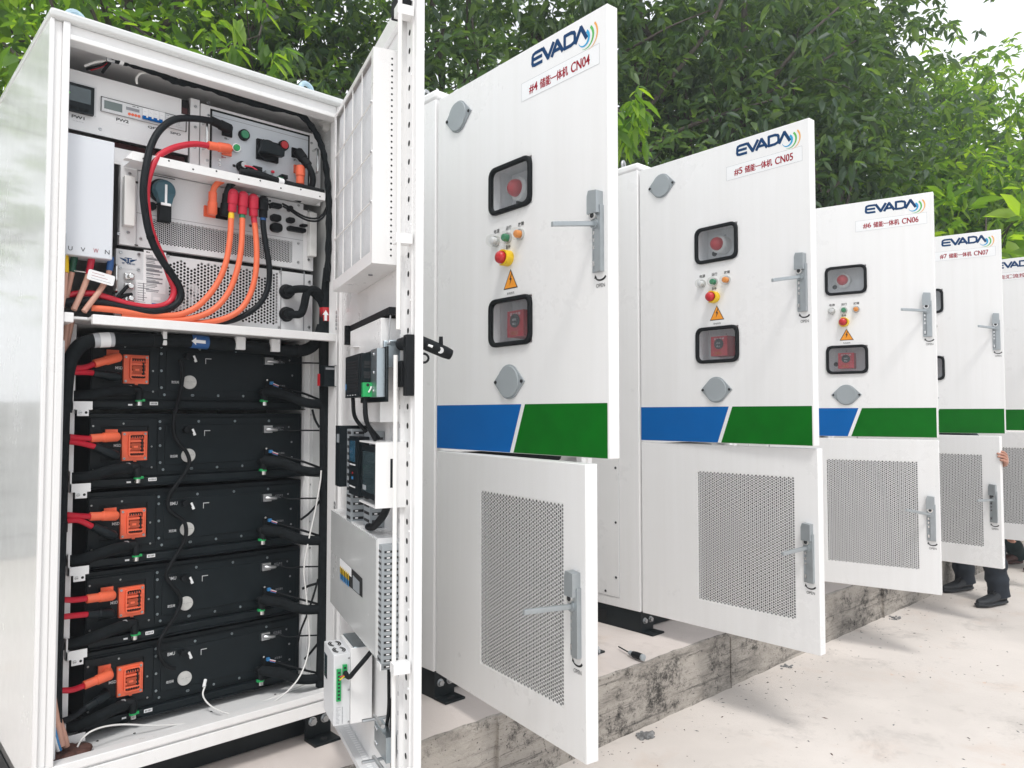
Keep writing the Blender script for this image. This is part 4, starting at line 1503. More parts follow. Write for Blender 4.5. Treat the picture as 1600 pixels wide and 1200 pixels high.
# ---- lower module with the honeycomb plate
z6 = lambda a, b: (80+a*.15, 400+b*.15)
z7 = lambda a, b: (300+a*.15, 400+b*.15)
lm = thing('power_module', 'light grey module with honeycomb holes and a winged blue emblem, above the shelf', 'power module', (.5, P1, CAMZ+.27))
x0 = PX(180.5, 440, P1)[0]
x1 = PX(488, 470, P1)[0]
hx0, hx1 = PX(263, 460, P1)[0], PX(434.5, 470, P1)[0]
hv1 = PX(300, 408, P1)[1]
hv0 = PX(430, 508, P1)[1]
zb, zt = .268, zB-.014
m = MB()
m.box(F1, x0, hx0, zb, zt, -.02, 0, 'panel_grey')
m.box(F1, hx1, x1, zb, zt, -.02, 0, 'panel_grey')
m.box(F1, hx0, hx1, zb, hv0, -.02, 0, 'panel_grey')
m.box(F1, hx0, hx1, hv1, zt, -.02, 0, 'panel_grey')
m.pbox(z7(925, 125), z7(927, 770), P1, 0, .0004, 'ink_grey')
m.pbox(z7(1163, 160), z7(1167, 780), P1, 0, .0006, 'ink_grey')
m.build('front_plate', lm, smooth=False)
m = MB()
def hive(a, b):
    return not (b > .86 and (.16 < a < .24 or .53 < a < .6 or .8 < a < .9) or (b > .93 and a < .06))
m.perf(F1, hx0, hx1, hv0, hv1, -.0004, 34, 17, .80, 'panel_grey', hive)
m.box(F1, hx0, hx1, hv0, hv1, -.032, -.028, 'hole_black')
for u, v, r in ((.10, .38, .030), (.05, .30, .03), (.16, .50, .02)):
    m.cyl(F1, hx0+u*(hx1-hx0)+.02, hv0+v*(hv1-hv0), -.028, -.012, r, 'panel_grey', n=24)
m.build('honeycomb', lm, smooth=False)
m = MB()
a, b = PX(*z6(690, 10), P1), PX(*z6(930, 150), P1)
m.pbox(z6(692, 0), z6(935, 152), P1, 0, .001, 'panel_grey')
cx, cz, s = (a[0]+b[0])/2-.003, (a[1]+b[1])/2+.010, (b[0]-a[0])*.4
fr = F1
m.flat(fr, [(cx-s*.36, cz+s*.28), (cx+s*.36, cz+s*.28), (cx+s*.44, cz+s*.10), (cx+s*.36, cz+s*.18), (cx-s*.36, cz+s*.18), (cx-s*.44, cz+s*.10)][::-1], .0015, 'ink_navy')
m.flat(fr, [(cx-s*.09, cz-s*.30), (cx+s*.09, cz-s*.30), (cx+s*.09, cz+s*.18), (cx-s*.09, cz+s*.18)], .0015, 'ink_navy')
m.flat(fr, [(cx-s*.22, cz-s*.36), (cx+s*.22, cz-s*.36), (cx+s*.22, cz-s*.28), (cx-s*.22, cz-s*.28)], .0015, 'ink_navy')
for sg in (-1, 1):
    for k in range(4):
        p = [(sg*.15, -.30+.10*k), (sg*.15, -.24+.10*k), (sg*(.52+.14*k), -.02+.075*k), (sg*(.44+.14*k), -.14+.075*k)]
        p = [(cx+s*q0, cz+s*q1) for q0, q1 in p]
        m.flat(fr, p if sg < 0 else p[::-1], .0015+.00005*k, 'ink_navy')
m.ptext('腾飞思软', z6(735, 62), z6(875, 98), P1, .0016, 'ink_navy', .01)
m.build('emblem_plate', lm, smooth=False)
m = MB()
for p in ((z4(725, 825)), (z4(912, 850)), (z4(718, 985)), (z4(908, 1008)), z7(920, 165), z7(945, 312), z7(1008, 318), z7(938, 660), z7(1005, 668), z7(908, 745), z7(1222, 268), z7(1218, 742), z4(1218, 870)):
    m.pscrew(*p, P1, .001, .0055)
m.build_each('screw', lm, smooth=False)
m = MB()
m.pbox(z4(965, 800), z4(1190, 1265), P1, 0, .0008, 'label_white')
m.pbox(z4(990, 818), z4(1010, 832), P1, .0008, .001, 'ink_black')
m.pbox(z4(1015, 822), z4(1025, 836), P1, .0008, .001, 'ink_black')
rl = random.Random(4)
for k in range(26):
    a = 985+rl.random()*8
    m.pbox((80+a*.15, 270+(860+k*15)*.15), (80+(a+60+rl.random()*125)*.15, 270+(864+k*15)*.15), P1, .0008, .0011, 'ink_grey')
m.pbox(z6(878, 245), z6(1040, 512), P1, 0, .001, 'label_white')
for k in range(9):
    m.pbox((80+900*.15, 400+(285+k*24)*.15), (80+(960+rl.random()*60)*.15, 400+(288+k*24)*.15), P1, .001, .0013, 'ink_grey')
m.pbox(z6(958, 280), z6(964, 470), P1, .001, .0013, 'ink_grey')
m.pbox(z6(1065, 425), z6(1138, 468), P1, 0, .001, 'label_white')
m.pbox(z6(1050, 490), z6(1150, 515), P1, 0, .001, 'band_blue')
m.build('rating_label', lm, smooth=False)
m = MB()
for v0, v1 in ((170, 250), (275, 350), (405, 480)):
    m.cut()
    m.pbox(z6(768, v0), z6(870, v1), P1, 0, .018, 'chrome')
    u, v = PX(*z6(830, (v0+v1)/2), P1-.02)
    m.cyl(F1, u, v, .018, .028, .010, 'chrome', n=6)
m.build_each('terminal', lm, bevel=.003)
wire_handle(lm, z6(655, 110), z6(650, 385), P1, .03, .0045)
m = MB()
for a, b in ((985, 372), (985, 607)):
    m.cut()
    u, v = PX(*z7(a, b), P1-.004)
    m.lathe(F1, u, v, [(.026, 0), (.026, .006), (.020, .010), (.020, .03)], 'rubber')
m.build_each('hose_port', lm)

# phase cover
pc = thing('terminal_cover', 'plain bluish-white terminal cover marked U V W N at the left', 'cover', (.12, .06, CAMZ+.42))
m = MB()
a, b, c = PX(95, 203, .05), PX(179.5, 219, .05), PX(180, 405, .05)
m.box(FRONT(.05), a[0]-.02, b[0], (PX(98, 398, .05)[1]+c[1])/2, (a[1]+b[1])/2-.004, -.07, 0, 'cover_white')
m.build('cover_sheet', pc, bevel=.0025)
m = MB()
for t, p, q, mm in (('U', (178, 760), (221, 810), 'ink_black'), ('V', (308, 775), (354, 824), 'ink_black'), ('W', (440, 785), (492, 838), 'ink_red'), ('N', (560, 802), (607, 852), 'ink_black')):
    m.ptext(t, z4(*p), z4(*q), .05, .0006, mm)
m.build_each('lettering', pc, smooth=False)
m = MB()
m.box(FRONT(.04), .032, .058, .43, .50, -.05, 0, 'grey_plastic')
tag(m.build('grey_relay', loc=(.045, .05, CAMZ+.45), bevel=.004), 'small grey relay half hidden behind the left frame beside the cover', 'relay')

# ---- cables
def cable(label, parts, name='cable', cat='cable', group=None, first=None):
    """parts: (part name, points, radius, material); the first one carries the thing"""
    p0 = parts[0][1][len(parts[0][1])//2]
    root = thing(name, label, cat, p0, group)
    for nm, pts, r, mt in parts:
        t = MB()
        t.tube(pts, r, mt, n=12)
        t.build(nm, root)
    return root
def seg(pts, a, b):
    n = len(pts)
    return pts[int(a*n):max(int(a*n)+2, int(b*n))]
def plug(p0, p1, r, k=1.):
    """boot along p0->p1: returns points and stepped radii"""
    ts = [0, .02, .42, .45, .92, 1.]
    rs = [r*.78, r*.86, r*.86, r, r*1.02, r*.75]
    return [p0+(p1-p0)*t for t in ts], rs
def boots(root, name, p0, p1, r, mt, plate=None, pm=None):
    t = MB()
    a, b = plug(p0, p1, r)
    t.tube(a, b, mt, n=14)
    t.build(name, root)
    if plate:
        t = MB()
        t.box(*plate, pm or mt)
        t.build('flange', root, bevel=.001)
ym = .075
# loop of black cable and red cable from the switch box round to the left
lp = C([(352, 196, .075), (330, 189, .07), (300, 185, .065), (272, 187, .055), (250, 203, .045), (236, 228, .03), (228, 262, .02), (224, 300, .02), (229, 345, .03), (238, 378, .04), (252, 405, .05), (268, 428, .06), (281, 450, .07), (281, 468, .07), (266, 481, .065), (240, 487, .06), (200, 482, .07), (160, 473, .08), (120, 470, .085), (98, 472, .09)], 6)
r_ = cable('thick black cable looping from the upper left connector of the switch box', [('sheath', lp, .0105, 'cable_black'), ('cable_tie', seg(lp, .455, .465), .0118, 'rubber'), ('cable_tie', seg(lp, .56, .57), .0118, 'rubber')], group='loop cables of the switch box')
boots(r_, 'connector', PY(330, 188, .072), PY(361, 203, .08), .0165, 'rubber', (F1, *sorted((PX(347, 210, .11)[0], PX(363, 210, .11)[0])), PX(355, 213, .11)[1], PX(355, 196, .11)[1], .005, .012))
lp = C([(328, 228, .075), (305, 225, .065), (282, 228, .055), (262, 235, .045), (246, 246, .038), (235, 268, .03), (229, 300, .032), (233, 345, .042), (243, 378, .055), (255, 405, .068), (266, 435, .075), (272, 452, .08), (268, 468, .078), (256, 477, .075), (232, 480, .075), (200, 475, .08), (170, 466, .085), (145, 459, .09), (115, 460, .095), (88, 470, .1)], 6)
r_ = cable('thick red cable looping from the orange connector of the switch box', [('sheath', lp, .0095, 'red_cable')], group='loop cables of the switch box')
boots(r_, 'connector', PY(325, 227, .075), PY(361, 233, .08), .0155, 'orange', (F1, *sorted((PX(347, 240, .11)[0], PX(362, 240, .11)[0])), PX(355, 243, .11)[1], PX(355, 226, .11)[1], .005, .012))
# output elbow of the switch box, right side
lp = C([(470, 243, .07), (480, 256, .06), (487, 270, .055), (489, 282, .06), (486, 294, .07), (478, 300, .08)], 6)
r_ = cable('black cable turning down from the right connector of the switch box', [('sheath', lp, .0105, 'cable_black')])
boots(r_, 'connector', PY(482, 259, .06), PY(464, 235, .085), .0175, 'rubber', (F1, PX(456, 240, .11)[0], PX(468, 240, .11)[0], PX(460, 246, .11)[1], PX(460, 231, .11)[1], .005, .012))
lp = C([(469, 283, .08), (468, 292, .08), (462, 302, .085)], 5)
r_ = cable('orange plug standing upright at the right of the switch box', [('sheath', lp, .010, 'cable_orange')])
boots(r_, 'connector', PY(469, 288, .08), PY(469.5, 259, .08), .0165, 'orange', (F1, PX(459.5, 260, .11)[0], PX(470, 260, .11)[0], PX(460, 270, .11)[1], PX(460, 257, .11)[1], .005, .012))
# bundle lying on the tray
lp = C([(375, 270, .07), (400, 272, .06), (425, 281, .05), (450, 289, .05), (480, 296, .05), (504, 302, .05)], 6)
cable('fat black cable bundle lying along the white tray', [('sheath', lp, .014, 'rubber'), ('tie', seg(lp, .48, .56), .0155, 'label_white')])
lp = C([(382, 259, .08), (395, 262, .07), (408, 272, .06), (420, 283, .05)], 6)
cable('thin red and black twisted wires from the round socket to the tray', [('sheath', lp, .003, 'red_boot'), ('second_wire', [p+V3(.004, 0, -.004) for p in lp], .003, 'cable_black')])
# feeds into the inverter
lp = C([(345, 284, .07), (352, 281, .075), (372, 278, .08), (395, 281, .085), (410, 292, .09), (435, 303, .1)], 6)
r_ = cable('orange cable bending over the tray into the leftmost orange plug', [('sheath', lp, .0095, 'cable_orange')])
boots(r_, 'connector', PY(332.5, 300, .075), PY(331.5, 336, .08), .015, 'orange', (F1, *[PX(*z5(k, 400), P1-.012)[0] for k in (128, 247)], *[PX(*z5(180, k), P1-.012)[1] for k in (458, 345)], .004, .012))
t = MB()
t.tube(C([(332.5, 302, .075), (335, 293, .074), (341, 286, .072), (349, 281, .074)], 5), .0095, 'cable_orange')
t.build('sheath', r_)
lp = C([(354, 306, .075), (357, 296, .07), (362, 287, .07), (375, 282, .08), (400, 285, .09), (440, 300, .1), (470, 312, .1)], 6)
r_ = cable('black cable bending over the tray into the square black plug', [('sheath', lp, .0115, 'cable_black')])
boots(r_, 'connector', PY(355, 303, .075), PY(351, 338, .085), .0165, 'rubber', (F1, *[PX(*z5(k, 400), P1-.012)[0] for k in (255, 375)], *[PX(*z5(300, k), P1-.012)[1] for k in (478, 365)], .004, .012))
ph = [('yellow', 'first', [(361.5, 330, .07), (361, 345, .065), (359, 375, .055), (353, 410, .05), (341, 440, .05), (322, 466, .05), (300, 484, .055), (270, 493, .06), (220, 490, .065), (175, 484, .07), (143, 481, .08)], (364, 302), (362, 331)),
      ('green', 'second', [(378.5, 333, .07), (378.5, 350, .065), (377, 385, .055), (371, 420, .05), (358, 455, .05), (338, 480, .05), (312, 494, .055), (280, 500, .06), (240, 500, .065), (190, 492, .075)], (380, 306), (378.5, 335)),
      ('red', 'third', [(396, 336, .07), (399, 360, .065), (401, 395, .055), (399, 430, .05), (390, 462, .05), (374, 485, .05), (350, 498, .055), (318, 504, .06), (280, 505, .07)], (396, 310), (396, 338))]
hd = {'yellow': 'yellow', 'green': 'green', 'red': 'red_boot'}
for col, word, pts, top, bot in ph:
    lp = C(pts, 7)
    r_ = cable('orange phase cable with a %s band hanging from a red elbow plug' % col, [('sheath', lp, .0092, 'cable_orange'), ('colour_band', seg(lp, .02, .09) if col != 'yellow' else seg(lp, .03, .10), .0096, hd[col])], group='phase cables of the inverter')
    p0, p1 = PY(*bot, .07), PY(*top, .062)
    boots(r_, 'connector', p0, p1, .0165, 'red_boot')
    t = MB()
    c = PY(top[0], top[1]+1, .065)
    t.ball(c, .0175, 'red_boot')
    t.tube([c, V3(c[0]+.004, P1, c[2])], .0155, 'red_boot', n=14)
    t.build('elbow', r_)
    t = MB()
    t.box(F1, c[0]-.004, c[0]+.026, c[2]-CAMZ-.018, c[2]-CAMZ+.018, .004, .010, 'rubber')
    t.build('flange', r_)
lp = C([(411, 338, .07), (411.5, 355, .066), (415, 380, .06), (420, 410, .055), (421, 432, .05), (418, 452, .05), (408, 472, .05), (390, 488, .055), (365, 500, .06), (335, 505, .07)], 7)
r_ = cable('black neutral cable with a blue band hanging from a black elbow plug', [('sheath', lp, .0092, 'cable_black'), ('colour_band', seg(lp, .0, .07), .0097, 'blue_sleeve')], group='phase cables of the inverter')
boots(r_, 'connector', PY(411, 340, .07), PY(411.5, 313, .062), .0165, 'rubber')
t = MB()
c = PY(411.5, 314, .065)
t.ball(c, .0175, 'rubber')
t.tube([c, V3(c[0]+.004, P1, c[2])], .0155, 'rubber', n=14)
t.build('elbow', r_)
lp = C([(441, 318, .09), (452, 324, .08), (465, 333, .07), (480, 340, .06), (495, 341, .05), (505, 334, .05), (511, 322, .05)], 6)
cable('pair of thin black leads sagging from the round socket to the harness', [('sheath', lp, .0035, 'rubber'), ('second_lead', [p+V3(0, -.004, -.010) for p in lp], .0035, 'rubber')])
# incoming phase cables under the cover
for col, lab, s0, s1 in (('yellow', 'yellow', [(101.5, 398, .075), (102, 412, .073), (102, 426, .07)], [(102, 426, .07), (101, 440, .07), (99, 460, .065), (95, 483, .06)]),
                         ('green_sleeve', 'dark green', [(117, 398, .085), (114.5, 412, .085), (112.5, 425, .085)], [(112.5, 425, .085), (109, 440, .088), (104, 462, .09), (99, 480, .09)]),
                         ('red_boot', 'red', [(144, 400, .08), (141.5, 414, .078), (138.5, 429, .075)], [(138.5, 429, .075), (132, 446, .072), (124, 465, .068), (115, 484, .06)]),
                         ('blue_sleeve', 'blue', [(173, 402, .08), (172.5, 412, .08), (171, 423, .08)], [(171, 423, .08), (166, 438, .078), (153, 458, .072), (140, 475, .066), (131, 487, .06)])):
    cable('pale beige conductor with a %s sleeve leaving the terminal cover' % lab, [('conductor', C(s1, 6), .0078, 'beige'), ('sleeve', C(s0, 5), .0092, col)], group='incoming conductors under the terminal cover')
cable('two beige conductors dropping through the shelf notch beside the hose', [('conductor', C([(106, 500, .1), (103, 520, .1), (100, 545, .09), (97, 575, .085)], 5), .008, 'beige'), ('second_conductor', C([(112, 500, .11), (108, 520, .11), (103, 545, .1)], 5), .008, 'beige')])
t = MB()
fr = FRONT(.055).rot(*PX(158.5, 434, .055), R(-11))
t.prism(fr, rrect(-.036, .034, -.015, .015, .005), 0, .001, 'label_white')
for k in range(3):
    t.box(fr, -.026, .006+.010*k, .008-.008*k-.0008, .008-.008*k, .001, .0013, 'ink_red' if k < 2 else 'ink_grey')
t.tube([fr.p(-.042, .002, .001), PY(116, 423, .075)], .0012, 'white_plastic', n=6)
tag(t.build('cable_tag', loc=PY(158, 434, .055), smooth=False), 'white paper tag tied to the green sleeved conductor', 'tag')
lp = C([(200, 446, .105), (192, 455, .1), (184, 464, .095), (176, 470, .09)], 6)
cable('two short black leads bolted to the chrome terminals', [('lead', lp, .0055, 'rubber'), ('lead', C([(206, 460, .105), (194, 462, .1), (184, 467, .095), (175, 471, .09)], 6), .0055, 'rubber')])
lp = C([(90, 478, .07), (105, 473, .075), (135, 472, .085), (165, 476, .09)], 6)
cable('black cable lying on the shelf behind the beige conductors', [('sheath', lp, .012, 'cable_black')])

# harness along the header and down the right side
lp = C([(173, 88, .05), (190, 95, .05), (210, 101, .05), (252, 116, .05), (275, 127, .055), (300, 131, .055), (332, 139, .055), (371, 154, .055), (420, 167, .055), (465, 177, .06), (487, 198, .05), (500, 222, .045), (507, 246, .04), (512, 285, .04), (514, 330, .04), (513, 390, .04), (511, 440, .045)], 6)
cable('black sleeved harness running under the header and down the right corner', [('sheath', lp, [.0105+.0016*math.sin(i*1.7) for i in range(len(lp))], 'foam'), ('label', seg(lp, .055, .085), .0125, 'label_white')], 'harness', 'harness')
cable('white, black and red wires fanning out under the roof at the left', [('wire', C([(168, 95, .06), (150, 97, .08), (132, 103, .1)], 6), .0035, 'white_plastic'), ('wire', C([(168, 97, .06), (155, 103, .08), (135, 108, .11)], 6), .004, 'rubber'), ('wire', C([(168, 98, .06), (158, 104, .08), (142, 109, .11)], 6), .003, 'red_cable'), ('wire', C([(172, 98, .055), (165, 106, .07), (160, 113, .09)], 6), .0045, 'rubber')])
cable('short white lead hooking over the meter plate edge', [('sheath', C([(228, 113, .07), (219, 115, .08), (213.5, 122, .1), (214, 131, .11)], 6), .0035, 'white_plastic')])
t = MB()
q = PY(174, 88, .04)
t.box(FRONT(.045), PX(167, 88, .045)[0], PX(180, 88, .045)[0], PX(175, 97, .045)[1], PX(175, 80, .045)[1], -.01, 0, 'steel')
t.cyl(FRONT(.045), *PX(170, 80, .04), 0, .012, .012, 'rubber')
t.box(FRONT(.05), *[PX(k, 92, .05)[0] for k in (178, 196)], PX(186, 99, .05)[1], PX(186, 84, .05)[1], -.01, .004, 'rubber')
tag(t.build('door_switch', loc=q, bevel=.002), 'small metal door switch with a black roller under the header', 'switch')
R2 = .022
lp = C([(515, 420, .075), (512, 450, .075), (509, 480, .075), (508, 520, .075), (508, 560, .075), (509, 640, .075), (509, 760, .075), (507, 880, .075), (505, 1000, .075), (503, 1072, .075)], 6)
hs = cable('thick black vertical coolant hose down the right of the packs with a red arrow band', [('hose', lp, .0215, 'foam')], 'coolant_hose', 'hose')
t = MB()
a = PY(509, 492, .075)
t.tube([a+V3(0, 0, -.024), a+V3(0, 0, .024)], .0222, 'red', n=24)
ar = FRONT(.075-.0225)
u, v = PX(508.5, 493, .0525)
t.flat(ar, [(u-.005, v-.018), (u+.005, v-.018), (u+.005, v+.002), (u+.012, v+.002), (u, v+.019), (u-.012, v+.002), (u-.005, v+.002)], .0022, 'label_white')
t.build('arrow_band', hs)
t = MB()
t.tube(C([(448, 455.5, .1), (462, 452, .09), (478, 452, .08), (489, 457, .08), (500, 468, .08), (506, 482, .08)], 7), .0135, 'foam')
t.build('branch', hs)
t = MB()
t.tube(C([(448, 491, .1), (460, 491.5, .09), (470, 490, .085), (475, 478, .085), (479, 460, .08), (488, 452, .075), (498, 457, .075), (507, 472, .075)], 7), .0135, 'foam')
t.build('branch', hs)
lp = C([(103, 645, .07), (104, 605, .07), (107, 575, .07), (116, 551, .075), (134, 535, .08), (165, 531, .08), (210, 531, .08), (250, 532, .08), (300, 533, .08), (350, 538, .085), (400, 543, .09), (440, 547, .09), (470, 548, .09), (488, 541, .085), (498, 527, .08), (504, 510, .08)], 7)
hr0 = [min(.0205, .0155+.005*i/24) for i in range(len(lp))]
th = cable('fat black coolant hose bending across the top of the battery packs', [('hose', lp, hr0, 'foam')], 'coolant_hose', 'hose')
t = MB()
sg = seg(lp, .30, .365)
t.tube(sg, .0212, 'bag', n=20)
t.build('clear_sleeve', th)
t = MB()
t.tube(seg(lp, .313, .352), .0216, 'label_white', n=20)
t.build('label', th)
t = MB()
a, b = PY(298, 533, .08), PY(324, 535.5, .08)
t.tube([a, b], .0212, 'blue_sleeve', n=24)
u, v = PX(310.5, 533.5, .0585)
t.flat(FRONT(.0585), [(u-.022, v), (u-.008, v+.012), (u-.008, v+.005), (u+.021, v+.004), (u+.021, v-.006), (u-.008, v-.005), (u-.008, v-.012)][::-1], .0012, 'label_white')
t.build('arrow_band', th)
for k in (.45, .78):
    t = MB()
    t.tube(seg(lp, k, k+.02), .0225, 'rubber', n=20)
    t.build('clip', th)
lp = C([(102, 610, .07), (100, 660, .07), (98.5, 720, .07), (96, 800, .07), (93, 900, .07), (90, 1000, .07), (88, 1090, .07), (88, 1130, .07)], 6)
cable('black vertical coolant hose along the left side of the packs', [('hose', lp, .0145, 'foam'), ('clip', seg(lp, .2, .24), .0165, 'rubber'), ('clip', seg(lp, .45, .49), .0165, 'rubber'), ('clip', seg(lp, .7, .74), .0165, 'rubber')], 'coolant_hose', 'hose')
lp = C([(519, 590, .06), (518, 640, .06), (517, 720, .06), (514, 800, .06), (513, 900, .065), (511, 1000, .065), (509, 1062, .07)], 6)
cable('second black loom strapped to the right coolant hose', [('sheath', lp, [.010+.001*math.sin(i*1.3) for i in range(len(lp))], 'foam'), ('label', seg(lp, .42, .47), .0116, 'label_white')], 'harness', 'harness')
rb = MB()
rb.pbox((507, 571), (526, 604), .035, 0, .03, 'case_black')
rb.pbox((509, 574), (524, 578), .035, .03, .031, 'ink_grey')
rb.pbox((498.5, 584), (505, 603), .05, 0, .012, 'red')
tag(rb.build('relay_box', loc=PY(515, 588, .03), bevel=.002), 'small black relay with a red tab clipped at the right door post', 'relay')
t = MB()
t.pbox((525, 574), (541, 603), -.002, 0, .002, 'paint')
t.pbox((525, 570.5), (541, 572.5), -.002, 0, .012, 'steel')
t.pbox((525, 603), (541, 605), -.002, 0, .012, 'steel')
for k in (581, 595):
    t.ptext('N2 N2', (529, k-2), (540, k+2), -.002, .0024, 'ink_black')
tag(t.build('terminal_rail', loc=PY(533, 588, -.004), smooth=False), 'short metal rail with a marked white plate at the hinge post', 'rail')
cable('thin red wire beside the right coolant hose below the shelf', [('wire', C([(516, 533, .06), (513, 545, .06), (513, 556, .06), (516, 570, .055)], 6), .0028, 'red_cable')])
cable('pale thin wire hanging at the right post below the shelf', [('wire', C([(521, 520, .05), (521, 545, .04), (523, 570, .03), (521, 605, .02), (530, 640, .02), (538, 668, .03)], 6), .0022, 'white_plastic')])

# ---- battery packs
YP = .20
FP = FRONT(YP)
z1 = lambda a, b: (80+a*.15, 540+b*.15)
z2 = lambda a, b: (300+a*.15, 540+b*.15)
zp = lambda a, b: (80+a*.15, 720+b*.15)           # read off the third pack, two pitches down
DZ = .2360
packs = []
pk = thing('battery_pack', 'topmost of the five black battery packs, under the fat horizontal hose', 'battery pack', (.49, YP, CAMZ-.01), 'black battery packs stacked in the open cabinet')
x0, x1 = PX(140, 600, YP)[0], .845
zb, zt = .016, .236
m = MB()
m.box(FP, x0, x1, zb+.020, zt, -.55, 0, 'case_black')
m.box(FP, x0+.006, x1-.01, zb, zb+.022, -.50, .018, 'case_black')
m.box(FP, x0-.012, x1+.004, zb-.004, zb, -.5, .024, 'case_black')
m.box(FP, x0+.006, x1-.012, zb+.026, zt-.012, 0, .004, 'case_black')
m.build('pack_case', pk, bevel=.003)
xm0, xm1 = PX(*z1(1115, 300), YP)[0], PX(*z1(1180, 300), YP)[0]
m = MB()
m.box(FP, xm1+.002, x1-.045, zb+.058, zt-.036, .004, .009, 'case_black')
m.box(FP, xm0, x1-.025, zb+.036, zt-.016, .004, .006, 'case_black')
a, b = PX(*z1(415, 30), YP), PX(*z1(1095, 500), YP)
m.ring(FP, [(a[0], b[1]+.006), (b[0], b[1]+.006), (b[0], zt-.018), (a[0], zt-.018)],
       [(a[0]+.030, b[1]+.030), (b[0]-.024, b[1]+.030), (b[0]-.024, zt-.040), (a[0]+.030, zt-.040)], .004, .011, 'case_black')
m.build('cover_plate', pk, bevel=.0015)
m = MB()
for a, b in ((1148, 85), (1148, 262), (1148, 438), (1178, 512), (1468, 518)):
    m.pscrew(*z1(a, b), YP, .009, .0042, 'zinc')
for a, b in ((272, 522), (533, 526), (10, 518)):
    m.pscrew(*z2(a, b), YP, .009, .0042, 'zinc')
for a, b in ((1045, 312), (1047, 470), (1015, 155)):
    m.pscrew(*z2(a, b), YP, .008, .0035, 'ink_grey')
for k in range(4):
    u = .36+.12*k
    m.screw(FP, u, zt-.026, .006, .0042, 'zinc')
for a, b in ((455, 472), (1060, 480), (1060, 265), (770, 10), (455, 15)):
    m.pscrew(*z1(a, b), YP, .011, .003, 'steel')
m.build_each('screw', pk, smooth=False)
# service disconnect
a, b = PX(*z1(760, 92), YP-.02), PX(*z1(1015, 400), YP-.02)
m = MB()
m.box(FP, a[0], b[0], b[1], a[1], .004, .018, 'orange')
ca, cb = a[0]+.020, b[0]-.012
da, db = b[1]+.015, a[1]-.009
m.ring(FP, rrect(ca-.004, cb+.003, da-.003, db+.003, .008), rrect(ca, cb, da, db, .006), .018, .028, 'orange')
for k in range(5):
    v = da+.010+k*(db-da-.018)/4
    m.box(FP, ca, cb, v-.0028, v+.0028, .019, .0265, 'orange' if k not in (2,) else 'orange_dark')
for k in range(6):
    u = ca+.004+k*(cb-ca-.006)/5
    m.box(FP, u-.0022, u+.0022, db-.010, db-.003, .0185, .0272, 'hole_black')
    m.box(FP, u-.0022, u+.0022, da+.003, da+.008, .0185, .0272, 'hole_black')
m.box(FP, cb-.008, cb-.003, da+.012, db-.014, .0185, .0272, 'hole_black')
m.box(FP, ca+.004, cb-.010, da+.018, db-.026, .0185, .0274, 'orange_dark')
m.box(FP, ca+.010, cb-.018, da+.024, db-.034, .0274, .0285, 'orange')
for u, v in ((a[0]+.006, a[1]-.007), (b[0]-.006, a[1]-.007), (a[0]+.006, b[1]+.007), (b[0]-.006, b[1]+.007)):
    m.screw(FP, u, v, .018, .0042, 'zinc')
m.box(FP, (a[0]+b[0])/2-.002, (a[0]+b[0])/2+.006, b[1]-.004, b[1]+.002, .008, .016, 'orange')
m.build('service_plug', pk, bevel=.0012)
m = MB()
m.ptext('MSD', z1(668, 215), z1(745, 248), YP, .012, 'ink_white', .012)
m.ptext('泄压阀', z1(1252, 366), z1(1328, 396), YP, .0098, 'ink_white', .012)
m.ptext('BMU', zp(1240, 430), zp(1315, 458), YP+.0, .0098, 'ink_white', .012)
o = m.v
k = len(o)
m.build_each('lettering', pk, smooth=False)
m = MB()
u, v = PX(*z1(1442, 382), YP-.012)
m.cyl(FP, u, v, .009, .013, .0218, 'disc_white', n=30)
m.cyl(FP, u, v, .013, .0138, .0195, 'disc_white', n=30)
m.ptext('LOT 230418', z1(1400, 372), z1(1500, 384), YP, .0142, 'ink_grey')
m.build('relief_valve', pk)
m = MB()
a, b = PX(*z2(130, 135), YP), PX(*z2(190, 195), YP)
m.box(FP, a[0], b[0], a[1]-.0022, a[1], .009, .0094, 'ink_white')
m.box(FP, a[0], a[0]+.0016, b[1], a[1], .009, .0095, 'ink_white')
m.build('corner_mark', pk, smooth=False)
m = MB()
m.pbox(z2(762, 122), z2(848, 200), YP, .008, .020, 'steel')
u, v = PX(*z2(805, 160), YP-.03)
m.tube([FP.p(u, v, .02), FP.p(u+.006, v, .026), FP.p(u+.026, v-.002, .028), FP.p(u+.034, v-.003, .028)], [.007, .007, .0065, .004], 'steel', n=12)
m.ptext('低压通讯', z2(880, 145), z2(965, 188), YP, .0095, 'ink_grey')
m.build('coax_port', pk, bevel=.0008)
m = MB()
m.pbox(z2(775, 365), z2(825, 445), YP, .008, .022, 'rubber')
for b in (360, 445):
    u, v = PX(*z2(782, b), YP-.022)
    m.cyl(FP, u, v, .0215, .0235, .0035, 'chrome', n=10)
m.pbox(z2(820, 375), z2(850, 405), YP, .02, .032, 'sky_blue')
m.build('signal_port', pk)
m = MB()
m.ptext('低压通讯', z2(895, 408), z2(970, 432), YP, .0095, 'ink_grey')
m.build('lettering', pk, smooth=False)
m = MB()
u, v = PX(*zp(1375, 440), YP)
v += 2*DZ
m.cyl(FP, u, v, .009, .03, .010, 'rubber', n=14)
m.tube([FP.p(u+.010, v, .028), FP.p(u+.018, v-.010, .03)], .005, 'rubber')
m.tube([FP.p(u+.014, v+.002, .03), FP.p(u+.022, v-.018, .032)], .0045, 'label_white', n=8)
m.build('monitor_port', pk)
m = MB()
u, v = PX(*zp(998, 998), YP-.02)
v += 2*DZ
m.box(FP, u, u+.024, v-.004, v+.006, .0185, .0192, 'label_white')
for k in range(5):
    m.box(FP, u+.003+.004*k, u+.005+.004*k, v-.002, v+.004, .0192, .0194, 'ink_black')
m.build('barcode_label', pk, smooth=False)
m = MB()
